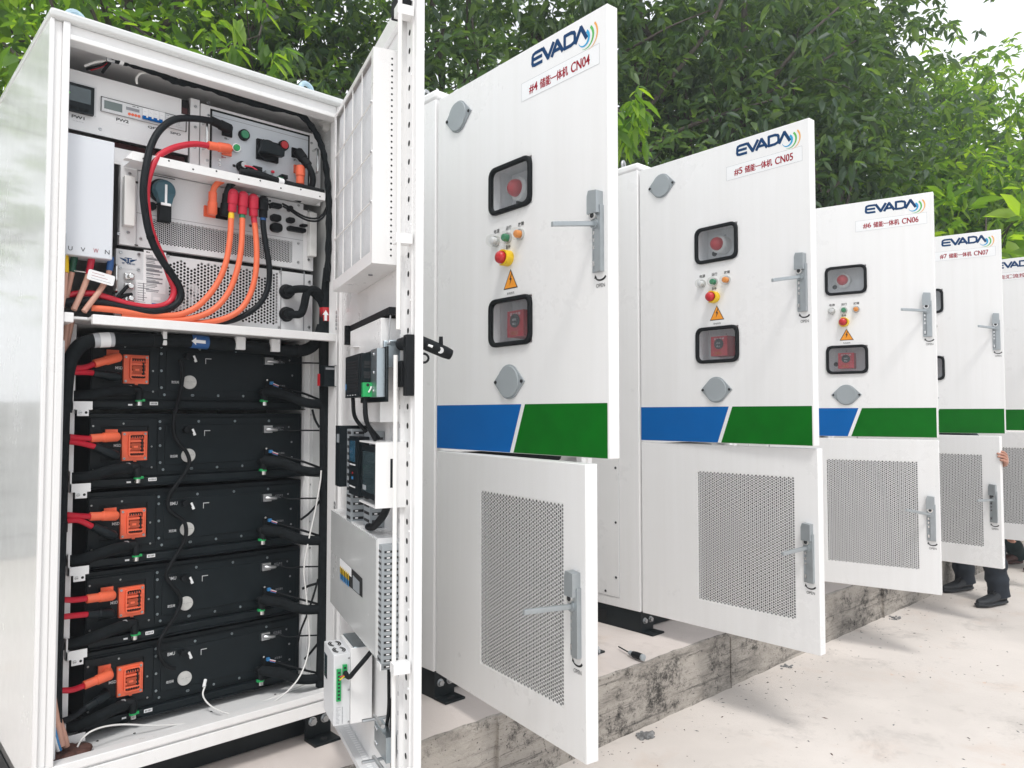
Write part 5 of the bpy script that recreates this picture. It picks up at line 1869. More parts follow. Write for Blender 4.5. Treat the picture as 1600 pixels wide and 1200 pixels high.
u, v = PX(*zp(770, 1040), YP-.02)
v += 2*DZ
m.box(FP, u, u+.012, v-.002, v+.003, .0185, .0192, 'label_white')
m.build('small_label', pk, smooth=False)
# coolant elbows and stubs
m = MB()
m.tube(C([(104, 619, .16), (120, 619, .15), (140, 618, .145), (165, 613, .145), (190, 609.5, .155), (204, 611, .17)], 6), .0165, 'foam', n=14)
m.build('coolant_stub', pk)
for px, w, sgn in ((217, 925, 1), (412.5, 750, -1)):
    m = MB()
    c = PY(px, 613 if sgn > 0 else 615, YP-.03)
    m.tube([V3(c[0], YP, c[2]+.004), c+V3(0, 0, .004), c+V3(0, -.004, -.004), c+V3(0, -.004, -.024)], [.011, .012, .0115, .0105], 'rubber', n=14)
    if sgn > 0:
        m.tube([c+V3(-.045, 0, .008), c+V3(-.02, 0, .008), c+V3(0, 0, .008)], [.0125, .0125, .0115], 'rubber', n=14)
        m.tube([c+V3(-.032, 0, .008), c+V3(-.022, 0, .008)], .0135, 'grey_plastic', n=14)
    m.tube([c+V3(0, -.004, -.024), c+V3(0, -.004, -.029)], .0112, 'green_bright', n=14)
    m.box(WORLD, c[0]+sgn*.010-.005, c[0]+sgn*.010+.005, c[1]-.012, c[1], c[2]-.028, c[2]-.021, 'green_bright')
    m.tube([c+V3(0, -.004, -.029), c+V3(0, -.004, -.041)], .0088, 'chrome', n=14)
    m.build('coolant_elbow', pk)
m = MB()
m.tube(C([(414, 611, .165), (428, 613, .14), (445, 616, .12), (465, 625, .1), (482, 630, .09), (502, 632, .08)], 6), .0165, 'foam', n=14)
m.build('coolant_stub', pk)
m = MB().cut()
m.tube(C([(436, 604, .165), (450, 608, .14), (462, 611, .12), (478, 616, .1), (500, 625, .09)], 6), .004, 'rubber', n=8)
m.cut()
m.tube(C([(440, 563, .165), (455, 567, .14), (475, 567, .12), (500, 567.5, .09)], 6), .0028, 'rubber', n=8)
m.build_each('signal_lead', pk)
m = MB()
for k, mm in enumerate(('label_white', 'red_boot', 'sky_blue')):
    m.tube(C([(427, 599+1.4*k, .168), (434, 602+1.2*k, .166), (443, 606+.8*k, .16)], 4), .0016, mm, n=6)
m.build('wire_bundle', pk)
m = MB()
fl = FRONT(.125)
u0, u1 = PX(*z1(215, 600), .125)[0], PX(*z1(432, 600), .125)[0]
v1, v0 = PX(*z1(300, 580), .125)[1], PX(*z1(300, 668), .125)[1]
m.prism(fl, [(u0, v0), (u0+.014, v0), (u0+.014, v0-.018), (u0+.044, v0-.018), (u0+.044, v0), (u1, v0), (u1, v1), (u0, v1)], -.003, 0, 'inner_paint')
m.screw(fl, u0+.022, v0-.008, 0, .0055)
m.cyl(fl, u0+.037, v0-.008, 0, .0004, .0038, 'hole_black', n=12)
m.box(fl, u0, u0+.004, v0, v0+.06, -.02, 0, 'inner_paint')
m.build('mounting_lug', pk, bevel=.0008)
packs.append(pk)
words = ['second black battery pack from the top, its lower red cable sloping down', 'middle black battery pack of the five, third from the top', 'fourth black battery pack from the top with two level red cables', 'bottom black battery pack just above the white cabinet floor']
for i in range(1, 5):
    c = copy_tree(pk, (0, 0, -DZ*i))
    c['label'] = words[i-1]
    packs.append(c)
bots = [[(112, 578, .10), (130, 577, .11), (147, 570, .13)], None]
# red pack cables with orange and black plugs, each pack its own pose
hot = [([(111, 575), (130, 574.5), (147, 569)], [(147, 568.5), (188, 557)], [(111, 582), (130, 581.5), (145, 582.5)], [(145, 583), (187, 589)]),
       ([(106, 682), (122, 684), (142, 685.5)], [(141, 685), (186, 682)], [(106, 690), (124, 692), (148, 698)], [(147, 697), (184, 713)]),
       ([(102, 804), (120, 806), (141, 807)], [(140, 807), (184, 805.5)], [(102, 814), (122, 813), (143, 822)], [(144, 822), (180, 838)]),
       ([(98, 937), (115, 937.5), (136, 935)], [(135, 936), (179, 930)], [(97, 964), (115, 962), (136, 960)], [(136, 960), (176, 958)]),
       ([(94, 1079), (112, 1078), (130, 1072)], [(131, 1071), (175, 1053)], [(88, 1128), (110, 1122), (134, 1106)], [(133, 1107), (170, 1085)])]
ordn = ['topmost', 'second', 'third', 'fourth', 'bottom']
for i, (c1, b1, c2, b2) in enumerate(hot):
    r_ = cable('red cable with an orange angled plug on the %s battery pack' % ordn[i], [('sheath', C([(p[0], p[1], .10+.02*k) for k, p in enumerate(c1)], 5), .0082, 'red_cable')], group='red pack cables with orange plugs')
    p0, p1 = PY(*b1[0], .14), PY(*b1[1], .155)
    boots(r_, 'connector', p0, p1, .0145, 'orange')
    t = MB()
    t.tube([p1+(p0-p1)*.12, V3(p1[0]-.004, YP-.011, p1[2])], .0135, 'orange', n=14)
    u, v = p1[0], p1[2]-CAMZ
    t.box(FP, u-.030, u+.004, v-.002, v+.021, .011, .017, 'orange')
    t.build('flange', r_)
    last = i == 4
    r_ = cable('%s cable with a black plug on the %s battery pack' % ('black' if last else 'red', ordn[i]), [('sheath', C([(p[0], p[1], .10+.02*k) for k, p in enumerate(c2)], 5), .0082, 'cable_black' if last else 'red_cable')], group='pack cables with black plugs')
    p0, p1 = PY(*b2[0], .14), PY(*b2[1], .16)
    boots(r_, 'connector', p0, p1, .0135, 'case_black')
    t = MB()
    t.tube([p1+(p0-p1)*.12, V3(p1[0]-.004, YP-.011, p1[2])], .0125, 'case_black', n=14)
    t.build('flange', r_)
# data loom wandering down the pack fronts
pts = [(281, 562), (285, 575), (285, 592), (280, 622), (274, 642), (271, 662), (273, 680), (281, 694), (291, 706), (296, 722), (290, 738), (276, 757), (264, 776), (263, 794), (273, 804), (287, 814), (291, 830), (287, 848), (275, 868), (265, 885), (260, 900), (270, 916), (280, 928), (282, 942), (274, 962), (258, 986), (249, 1004), (249, 1022), (257, 1037), (266, 1043), (274, 1044)]
cable('thin black data cable snaking down across the fronts of all five packs', [('sheath', C([(x, y, .165) for x, y in pts], 5), .0062, 'rubber')])
# white leads on the floor
r_ = cable('thin white lead with a plug drooping from the bottom pack up to the right post', [('sheath', C([(321, 1070, .165), (317, 1085, .15), (324, 1098, .14), (340, 1109, .095), (365, 1116, .045), (395, 1111, .030), (430, 1095, .040), (458, 1071, .060), (474, 1045, .08), (483, 1010, .09), (482, 970, .09), (478, 925, .09), (475, 890, .09), (481, 850, .08), (492, 800, .07), (500, 755, .06), (502, 735, .06)], 6), .0026, 'white_plastic')])
t = MB()
t.tube([PY(318.5, 1073, .160), PY(321, 1062, .175)], .005, 'label_white', n=8)
t.build('connector', r_)
cable('thin white lead arching from the brown putty over the cabinet floor', [('sheath', C([(121, 1167, .09), (128, 1155, .09), (142, 1143, .09), (165, 1135, .10), (195, 1132, .11), (240, 1133.5, .11), (285, 1131, .115), (330, 1121, .12), (390, 1103, .12), (440, 1085, .13), (478, 1068, .14)], 6), .0026, 'white_plastic')])
cable('black cable tails with clips behind the harness at the right channel', [('tail', C([(476, 1030, .11), (485, 1020, .1), (497, 1005, .085)], 5), .004, 'rubber'), ('tail', C([(472, 920, .11), (484, 915, .1), (500, 910, .085)], 5), .0045, 'rubber'), ('tail', C([(470, 812, .12), (485, 800, .1), (502, 780, .08)], 5), .004, 'rubber'), ('tail', C([(488, 640, .1), (492, 655, .09), (499, 668, .08)], 5), .004, 'rubber'), ('tail', C([(497, 905, .08), (490, 930, .09), (480, 960, .1), (470, 985, .11), (465, 1005, .12)], 5), .0035, 'rubber')])
# ground cables and putty at the left foot
for lab, pts, mt in (('beige ground cable entering the floor, nearest the frame', [(82, 1085, .055), (86, 1110, .06), (92, 1140, .065), (97, 1165, .07)], 'beige'), ('beige ground cable entering the floor beside the blue striped one', [(84, 1100, .075), (92, 1125, .078), (100, 1150, .08), (104, 1166, .085)], 'beige')):
    cable(lab, [('sheath', C(pts, 5), .0085, mt)])
cable('white cable with a blue stripe entering the floor at the left', [('sheath', C([(79, 1120, .06), (83, 1140, .063), (88, 1160, .066), (92, 1172, .07)], 5), .007, 'label_white'), ('stripe', [p+V3(.0035, -.004, 0) for p in C([(79, 1120, .06), (83, 1140, .063), (88, 1160, .066), (92, 1172, .07)], 5)], .0035, 'sky_blue')])
t = MB()
rp = random.Random(8)
for k in range(26):
    px = 84+rp.random()*46
    py = 1166+rp.random()*24-max(0, px-110)*.3
    q = CAM+ray(px, py)*((-.935)/ray(px, py)[2])
    s = .010+rp.random()*.016
    t.ball((q[0], max(q[1], .03), CAMZ-.945), (s*1.2, s, s*.8), 'putty', 8, 6)
tag(t.build('sealing_putty', loc=(.1, .09, CAMZ-.955)), 'lumpy brown sealing putty round the cable entry in the floor', 'putty')

# ------------------------------------------------------------------ trees and shrubs behind the row
def fast_mesh(name, verts, quads, mname, parent=None, loc=(0, 0, 0)):
    me = bpy.data.meshes.new(name)
    nv, nf = len(verts), len(quads)
    me.vertices.add(nv)
    me.vertices.foreach_set('co', (np.asarray(verts)-np.array(loc)).astype(np.float32).ravel())
    me.loops.add(nf*4)
    me.loops.foreach_set('vertex_index', np.asarray(quads, dtype=np.int32).ravel())
    me.polygons.add(nf)
    me.polygons.foreach_set('loop_start', np.arange(0, nf*4, 4, dtype=np.int32))
    me.update(calc_edges=True)
    me.validate()
    me.materials.append(MATS[mname])
    o = bpy.data.objects.new(name, me)
    COL.objects.link(o)
    if parent is not None:
        o.parent = parent
    else:
        o.location = loc
    return o
def leaves(rg, centers, K, L, droop, wid=.30, flat=.5):
    """whorls of K pointed leaves round every centre"""
    n = len(centers)
    az = rg.uniform(0, 2*np.pi, (n, 1))+np.linspace(0, 2*np.pi, K, endpoint=False)[None]+rg.normal(0, .25, (n, K))
    el = rg.normal(droop, .38, (n, K))
    d = np.stack([np.cos(az)*np.cos(el), np.sin(az)*np.cos(el), np.sin(el)], -1).reshape(-1, 3)
    c = np.repeat(centers, K, 0)+rg.normal(0, .02, (n*K, 3))
    ln = (L*rg.uniform(.45, 1.3, (n*K, 1)))
    up = np.array([0, 0, 1.])+rg.normal(0, flat, (n*K, 3))
    s = np.cross(d, up)
    s /= np.linalg.norm(s, axis=1, keepdims=True)+1e-9
    nn = np.cross(s, d)
    w = ln*wid*rg.uniform(.8, 1.15, (n*K, 1))
    g = np.array([0, 0, -1.])
    b = c+d*ln*.05
    m1, m2, t = c+d*ln*.38+g*ln*.02, c+d*ln*.72+g*ln*.09, c+d*ln+g*ln*.22
    f = nn*w*.16
    v = np.stack([b, m1+s*w*.5+f, m2+s*w*.36+f, t, m2-s*w*.36+f, m1-s*w*.5+f], 1).reshape(-1, 3)
    k = np.arange(n*K, dtype=np.int32)[:, None]*6
    q = np.concatenate([k+np.array([[0, 1, 2, 3]]), k+np.array([[0, 3, 4, 5]])], 1).reshape(-1, 4)
    return v, q
def spot(px, r):
    d = ray(px, 600)
    h = np.array([d[0], d[1], 0])
    return np.array([CAM[0], CAM[1], 0])+h/np.linalg.norm(h)*r
def tree(name, label, px, r, cz, rad, n_clump, n_wh, K, L, seed, group=None, trunk_r=.11, mname='leaf', zmin=1.9, lean=(0, 0), hollow=.5, droop=-.25, forks=9):
    rg = np.random.default_rng(seed)
    base = spot(px, r)
    cen = base+np.array([lean[0], lean[1], cz])
    root = thing(name, label, 'tree' if 'shrub' not in name else 'shrub', base, group)
    u = rg.normal(size=(n_clump, 3))
    u /= np.linalg.norm(u, axis=1, keepdims=True)
    rr = rg.uniform(hollow**2, 1, (n_clump, 1))**.5
    cl = cen+u*rr*np.array(rad)*rg.uniform(.85, 1.12, (n_clump, 1))
    cl = cl[cl[:, 2] > zmin]
    size = rg.uniform(.24, .56, (len(cl), 1, 1))*(L/.15)**.5
    off = rg.normal(size=(len(cl), n_wh, 3))*size*np.array([1, 1, .55])
    off[:, :, 2] -= .25*np.linalg.norm(off[:, :, :2], axis=2)
    pts = (cl[:, None]+off).reshape(-1, 3)
    pts0 = pts
    keep_ = pts[:, 2] > zmin*.8
    pts = pts[keep_]
    v, q = leaves(rg, pts, K, L, np.repeat(rg.normal(droop-.1, .35, (len(cl), 1)), n_wh, 1).ravel()[:len(pts0)][keep_][:, None], .40)
    cr = fast_mesh('crown', v, q, mname, root, base)
    t = MB()
    tb = [base+np.array([0, 0, -.05]), base+np.array([lean[0]*.2+.05, lean[1]*.2, cz*.3]), base+np.array([lean[0]*.5, lean[1]*.5+.05, cz*.65]), cen+np.array([0, 0, rad[2]*.25]), cen+np.array([.05, 0, rad[2]*.8])]
    sp = spline(tb, 6)
    t.tube(sp, list(np.linspace(trunk_r, trunk_r*.18, len(sp))), 'bark', n=10)
    t.build('trunk', root)
    t = MB()
    for k in range(min(forks, len(cl))):
        a = sp[int(len(sp)*rg.uniform(.25, .75))]
        e = cl[rg.integers(len(cl))]
        mid = (a+e)/2+rg.normal(size=3)*.18+np.array([0, 0, .12])
        bs = spline([a, mid, e], 5)
        t.tube(bs, list(np.linspace(trunk_r*.42, .008, len(bs))), 'bark', n=6)
        for j in range(4):
            e2 = cl[np.argmin(np.linalg.norm(cl-(mid+rg.normal(size=3)*.7), axis=1))]
            b2 = spline([bs[rg.integers(4, len(bs))], (mid+e2)/2+rg.normal(size=3)*.1, e2], 4)
            t.tube(b2, list(np.linspace(trunk_r*.16, .004, len(b2))), 'bark', n=5)
    t.build('limb', root)
    return root
G = 'leafy trees behind the cabinets'
tree('broadleaf_tree', 'bright airy tree at the far left above the open cabinet, sky showing through', -120, 7.0, 4.3, (2.3, 2.0, 2.4), 54, 20, 6, .135, 11, G, .09, 'leaf_bright', hollow=.2, forks=12)
tree('broadleaf_tree', 'light green tree right above the roof of the open cabinet', 190, 6.8, 4.4, (2.0, 1.8, 2.2), 64, 20, 6, .125, 12, G, .08, 'leaf_bright', hollow=.2, forks=14)
tree('broadleaf_tree', 'slim-stemmed tree standing behind the gap beside the open door', 430, 7.4, 4.6, (2.0, 1.9, 2.6), 78, 22, 6, .125, 13, G, .075, hollow=.2, forks=16)
tree('broadleaf_tree', 'dark green tree behind the cabinet reading CN04', 690, 8.0, 4.6, (2.2, 2.0, 2.8), 84, 22, 6, .13, 14, G, .085, hollow=.2, forks=16)
t5 = tree('broadleaf_tree', 'wide dark tree with bare leaning branches between the doors CN04 and CN05', 960, 9.0, 4.8, (2.2, 1.6, 2.9), 110, 26, 6, .14, 15, G, .12, lean=(.5, 0), hollow=.5, forks=20)
t6 = tree('broadleaf_tree', 'large dark tree rising above the door CN05', 1170, 10.2, 5.4, (2.4, 1.8, 3.3), 120, 28, 6, .155, 16, G, .13, hollow=.5, forks=14)
tree('broadleaf_tree', 'tall dark tree above the door CN06, its edge against the white sky', 1255, 13.0, 6.0, (1.75, 1.8, 3.9), 115, 30, 7, .17, 17, G, .14, hollow=.5)
tree('broadleaf_tree', 'lower rounded tree under the white sky, beyond the door CN07', 1505, 17.0, 5.6, (1.45, 2.2, 2.7), 110, 32, 7, .19, 18, G, .14, 'leaf_bright', hollow=.5)
tree('broadleaf_tree', 'drooping bright tree behind the door CN07', 1500, 13.0, 3.6, (2.3, 1.6, 1.7), 105, 30, 7, .17, 19, G, .10, 'leaf_bright', hollow=.5)
tree('broadleaf_tree', 'dark bushy tree cut off by the right edge of the photo', 1690, 15.0, 3.8, (2.2, 1.8, 2.0), 90, 30, 7, .18, 20, G, .12, hollow=.5)
tree('flowering_shrub', 'large-leaved bright shrub peeping over the doors CN07 and the control cabinet', 1545, 9.6, 2.95, (1.0, .8, .75), 19, 5, 11, .30, 21, None, .04, 'leaf_bright', 1.2, hollow=.3, droop=.25)
def bare(root, picks, r0, r1):                    # bare limbs in front of the foliage
    t = MB()
    sp = spline([CAM+ray(px, py)*(k+1.5) for px, py, k in picks], 6)
    t.tube(sp, list(np.linspace(r0, r1, len(sp))), 'bark', n=9)
    t.build('limb', root)
bare(t5, [(930, 360, 7.2), (985, 230, 7.0), (1020, 160, 6.9), (1070, 95, 6.9), (1112, 38, 7.0), (1140, -30, 7.2)], .034, .018)
bare(t5, [(960, 330, 7.3), (1010, 240, 7.1), (1060, 205, 7.0), (1120, 182, 6.9), (1165, 168, 7.0), (1230, 150, 7.4)], .032, .012)
bare(t5, [(960, 90, 6.8), (1010, 62, 6.6), (1050, 40, 6.6), (1120, 12, 6.8)], .018, .007)
bare(t6, [(1120, 260, 7.8), (1165, 185, 7.7), (1190, 145, 7.6), (1232, 92, 7.5), (1268, 50, 7.5), (1310, 12, 7.7)], .034, .014)
bare(t6, [(1130, 230, 7.8), (1165, 175, 7.7), (1200, 145, 7.6), (1245, 124, 7.6), (1290, 92, 7.7), (1340, 62, 8.0)], .028, .010)
bare(t6, [(1262, 122, 7.6), (1290, 124, 7.7), (1318, 134, 7.9), (1350, 150, 8.1)], .009, .004)
# one fresh hanging spray of the branch that reaches past the door CN04
rg = np.random.default_rng(5)
c0 = CAM+ray(985, 182)*4.9
pts = c0+rg.normal(size=(22, 3))*np.array([.10, .10, .09])
v, q = leaves(rg, pts, 7, .13, -.7)
sp_ = thing('hanging_branch', 'fresh bright green spray of leaves hanging beside the top of the door CN04', 'branch', c0)
fast_mesh('leaf_spray', v, q, 'leaf_bright', sp_, c0)
t = MB()
t.tube(spline([c0+V3(0, 0, -.02), c0+V3(-.15, .25, .18), c0+V3(-.1, 1.2, .5), c0+V3(.2, 2.6, .8)], 6), .012, 'bark', n=6)
t.build('twig', sp_)
# far wood: one leafy mass
rg = np.random.default_rng(9)
pp = []
for px in np.linspace(-260, 1420, 150):
    for k in range(5 if px < 560 else 11 if px < 880 else 24):
        d = spot(px+rg.uniform(-8, 8), rg.uniform(15, 21))
        pp.append([d[0], d[1], rg.uniform(.3, (8.5 if px < 880 else 10.) if px < 1330 else 6.)])
v, q = leaves(rg, np.array(pp), 7, .42, -.15, .42)
o = fast_mesh('far_wood', v, q, 'leaf')
o['kind'] = 'stuff'
o['label'] = 'dense dark green wood filling the gaps behind the trees'

# ------------------------------------------------------------------ wall at the back left, seen mirrored in the glossy side
t = MB()
for k in range(7):
    t.box(WORLD, -9, 2.4, 6.2-.02*(k % 2), 6.3, .02+.21*k, .02+.21*k+.195, 'back_wall')
t.box(WORLD, -9, 2.4, 6.24, 6.32, 0, 1.50, 'back_wall')
tag(t.build('panel_wall', loc=(-5, 6.2, 0), smooth=False), 'low grey wall of horizontal panels mirrored in the side of the open cabinet', 'wall')

# ------------------------------------------------------------------ people
def loft(mb, secs, m, n=14):
    """secs: (centre, right, up, half width, half height up, half height down)"""
    q, fs = [], []
    for c, rt, up, hw, hu, hd in secs:
        for i in range(n):
            a = 2*math.pi*i/n
            y = math.sin(a)
            q.append(c+rt*hw*math.cos(a)+up*(hu*y if y > 0 else hd*y))
    for k in range(len(secs)-1):
        fs += [(k*n+i, k*n+(i+1) % n, (k+1)*n+(i+1) % n, (k+1)*n+i) for i in range(n)]
    fs += [tuple(reversed(range(n))), tuple((len(secs)-1)*n+i for i in range(n))]
    mb.add(q, fs, m)
def shoe(root, heel, yaw, mt, sole_mt, label=None):
    d, rt, up = V3(math.cos(yaw), math.sin(yaw), 0), V3(math.sin(yaw), -math.cos(yaw), 0), V3(0, 0, 1)
    m = MB()
    S = [(-.030, .018, .026, .012), (-.018, .036, .020, .016), (.03, .041, .018, .018), (.10, .044, .017, .017), (.17, .051, .017, .016), (.225, .047, .018, .014), (.262, .030, .022, .010), (.276, .012, .026, .004)]
    loft(m, [(heel+d*x+up*(z+.003), rt, up, w, h*.9, z*.95) for x, w, z, h in S], sole_mt)
    U = [(-.022, .026, .060, .040), (-.012, .034, .075, .045), (.03, .037, .082, .048), (.075, .039, .078, .045), (.12, .043, .060, .034), (.17, .046, .046, .026), (.22, .042, .036, .020), (.252, .026, .030, .014), (.266, .010, .028, .006)]
    loft(m, [(heel+d*x+up*(.024+zz*.42), rt, up, w, zz*.60, .03) for x, w, zz, _ in U], mt)
    for k in range(4):
        c = heel+d*(.095+.022*k)+up*(.098-.0115*k)
        m.tube([c-rt*.026-up*.006, c+up*.003, c+rt*.026-up*.006], .003, 'ink_black', n=6)
    c = heel+d*.088+up*.100
    m.tube(spline([c, c+d*.02-rt*.02+up*.012, c+d*.055-rt*.03+up*.004, c+d*.03-rt*.035-up*.012, c]), .0024, 'ink_black', n=6)
    o = m.build('shoe', root)
    if label:
        o['label'] = label
def skin_mesh(name, root, verts, edges, radii, mt, sub=2):
    me = bpy.data.meshes.new(name)
    L = V3(*root['_o'])
    me.from_pydata([tuple(V3(*p)-L) for p in verts], edges, [])
    o = bpy.data.objects.new(name, me)
    COL.objects.link(o)
    sk = o.modifiers.new('skin', 'SKIN')
    for i, r in enumerate(radii):
        rr = r if isinstance(r, tuple) else (r, r)
        me.skin_vertices[0].data[i].radius = rr
        me.skin_vertices[0].data[i].use_root = (i == 0)
    sk.branch_smoothing = .4
    sb = o.modifiers.new('sub', 'SUBSURF')
    sb.levels = sb.render_levels = sub
    bpy.context.view_layer.update()
    dg = bpy.context.evaluated_depsgraph_get()
    m2 = bpy.data.meshes.new_from_object(o.evaluated_get(dg))
    bpy.data.objects.remove(o)
    m2.materials.clear()
    m2.materials.append(MATS[mt])
    m2.polygons.foreach_set('use_smooth', [True]*len(m2.polygons))
    o = bpy.data.objects.new(name, m2)
    COL.objects.link(o)
    o.parent = root
    return o
def person(label, J, cloth, shirt, shoes_m, shoe_spec, glove=None):
    """J: joints in metres: pelvis chest neck head hipL/R kneeL/R ankL/R shL/R elL/R wrL/R, hand directions hdL/R, palm side pmL/R"""
    J = {k: V3(*v) for k, v in J.items()}
    pv = J['pelvis']
    root = thing('person', label, 'person', (pv[0], pv[1], 0))
    V, E_, Rr = [], [], []
    def add(p, r, prev=None):
        V.append(p)
        Rr.append(r)
        if prev is not None:
            E_.append((prev, len(V)-1))
        return len(V)-1
    p0 = add(pv, .125)
    c0 = add((pv+J['chest'])/2, .115, p0)
    c1 = add(J['chest'], .125, c0)
    n0 = add(J['neck'], .055, c1)
    hb = add(J['neck']+(J['head']-J['neck'])*.45, .056, n0)
    h1 = add(J['head'], .085, hb)
    h2 = add(J['head']+(J['head']-J['neck'])/np.linalg.norm(J['head']-J['neck'])*.075, .07, h1)
    for s in 'LR':
        a = add(J['hip'+s], .085, p0)
        k = add(J['knee'+s], .055, a)
        add((J['knee'+s]*.65+J['ank'+s]*.35), .056, k)
        a = add(J['ank'+s], .036, len(V)-1)
        b = add(J['sh'+s], .055, c1)
        e = add(J['el'+s], .040, b)
        w = add(J['wr'+s], .027, e)
        hd, pm = J['hd'+s], J['pm'+s]
        sd = np.cross(hd, pm)
        pl = add(J['wr'+s]+hd*.05, .030, w)
        for i, (o, ln) in enumerate(((-.030, .060), (-.010, .072), (.010, .068), (.029, .052))):
            f1 = add(J['wr'+s]+hd*.088+sd*o, .0105, pl)
            f2 = add(V[f1]+hd*ln*.5+pm*ln*.28, .009, f1)
            add(V[f2]+hd*ln*.12+pm*ln*.5, .0075, f2)
        t1 = add(J['wr'+s]+hd*.045-sd*.036+pm*.01, .0115, pl)
        add(V[t1]+hd*.028+pm*.030-sd*.006, .0085, t1)
    skin_mesh('body', root, V, E_, Rr, 'skin')
    # face
    hd_dir = J['face']
    hc = J['head']
    f = MB()
    upv = (J['head']-J['neck'])/np.linalg.norm(J['head']-J['neck'])
    sdv = np.cross(hd_dir, upv)
    f.tube([hc+hd_dir*.078+upv*.012, hc+hd_dir*.100-upv*.018, hc+hd_dir*.085-upv*.026], [.007, .011, .008], 'skin')
    for sg in (-1, 1):
        f.ball(hc+hd_dir*.078+sdv*.032*sg+upv*.012, .010, 'label_white', 8, 6)
        f.ball(hc+hd_dir*.086+sdv*.032*sg+upv*.012, .005, 'ink_black', 8, 6)
        f.ball(hc+sdv*.085*sg, (.018, .018, .03), 'skin', 8, 6)
    f.tube([hc+hd_dir*.076-upv*.046-sdv*.022, hc+hd_dir*.083-upv*.048, hc+hd_dir*.076-upv*.046+sdv*.022], .005, 'red_boot', n=6)
    f.build('face', root)
    hr = MB()
    hcc = hc-hd_dir*.020+upv*.040
    hr.ball(hcc, (.096, .096, .085), 'hair', 16, 10)
    hr.build('hair', root)
    V, E_, Rr = [], [], []
    p0 = add(pv+V3(0, 0, .05), .145)
    add(pv, .150, p0)
    pc2 = 1
    for s in 'LR':
        a = add(J['hip'+s], .098, pc2)
        m1_ = add(J['hip'+s]*.5+J['knee'+s]*.5, .090, a)
        k = add(J['knee'+s], .078, m1_)
    skin_mesh('trousers', root, V, E_, Rr, cloth)
    for s in 'LR':                                # lower legs with creased cuffs over the shoes
        k, a = J['knee'+s], J['ank'+s]
        f_ = V3(J['face'][0], J['face'][1], 0)
        f_ /= np.linalg.norm(f_)
        ax = (a-k)/np.linalg.norm(a-k)
        s_ = np.cross(ax, f_)
        s_ /= np.linalg.norm(s_)
        f2_ = np.cross(s_, ax)
        cr = random.Random(7 if s == 'L' else 11)
        t = MB()
        secs = []
        for t_ in np.linspace(-.10, 1.13, 26):
            p = k+(a-k)*t_
            wv = .004*math.sin(t_*23+cr.random()*2)+(.0025*math.sin(t_*31+1) if t_ > .7 else 0)
            w_ = .078-.012*max(0, min(1, t_))+wv
            secs.append((p+s_*.004*math.sin(t_*19)-f2_*.012, s_, f2_, w_, w_*1.12+.002, w_*1.05))
        loft(t, secs, cloth, 18)
        t.build('trouser_leg', root)
    V, E_, Rr = [], [], []
    c0 = add((pv*.8+J['chest']*.2), .145)
    c1 = add((pv*.4+J['chest']*.6), .140, c0)
    c2 = add(J['chest'], .145, c1)
    add(J['neck']-(J['neck']-J['chest'])*.25, .070, c2)
    for s in 'LR':
        b = add(J['sh'+s], .074, c2)
        e = add(J['el'+s], .056, b)
        add(J['wr'+s]*.92+J['el'+s]*.08, .042, e)
    skin_mesh('shirt', root, V, E_, Rr, shirt)
    for hp, yaw in shoe_spec:
        shoe(root, V3(*hp), yaw, shoes_m, shoes_m)
    return root
# standing behind the lower door CN07, leaning into the cabinet, one hand on the door edge
def gpt(px, py, z=0.):
    d = ray(px, py)
    return CAM+d*((z-CAMZ)/d[2])
hr_, hl_ = gpt(1566, 944), gpt(1513, 922)
fy = R(139)
fd = V3(math.cos(fy), math.sin(fy), 0)
sr = V3(math.sin(fy), -math.cos(fy), 0)
aR, aL = hl_+fd*.035, hr_+fd*.035        # aL: the near foot
pel = (aR+aL)/2+fd*.02+V3(0, 0, .93)
ch = pel+fd*.26+V3(0, 0, .36)
nk = ch+fd*.16+V3(0, 0, .14)
hdp = nk+fd*.12+V3(0, 0, .10)
DX = X2+PITCH*3+.005
de = V3(DX+.918*math.cos(1.6034), Y2-.01-.918*math.sin(1.6034), 0)
wl = V3(de[0]+.115, de[1]+.005, CAMZ-.335)
nsd = -sr
person('person in dark clothes and black shoes behind the lower door CN07, fingers on its edge', dict(
    pelvis=pel, chest=ch, neck=nk, head=hdp, face=fd*.8+V3(0, 0, -.6),
    hipL=pel+nsd*.10-V3(0, 0, .06), hipR=pel-nsd*.10-V3(0, 0, .06),
    kneeL=aL+V3(0, 0, .52)+fd*.05, kneeR=aR+V3(0, 0, .52)+fd*.05,
    ankL=aL+V3(0, 0, .11), ankR=aR+V3(0, 0, .11),
    shL=ch+nsd*.17+V3(0, 0, .06)+fd*.05, shR=ch-nsd*.17+V3(0, 0, .06)+fd*.05,
    elL=(ch+nsd*.17+wl)/2+V3(0, 0, -.05)-fd*.05, elR=ch-nsd*.2+fd*.25-V3(0, 0, .16),
    wrL=wl, wrR=ch-nsd*.16+fd*.46-V3(0, 0, .10),
    hdL=V3(-.80, -.30, .5)/np.linalg.norm((-.80, -.30, .5)), hdR=fd, pmL=V3(-.3, .95, 0), pmR=V3(0, 0, -1.)),
    'navy_cloth', 'dark_cloth', 'shoe_black', [(hr_, R(161)), (hl_, R(158))])
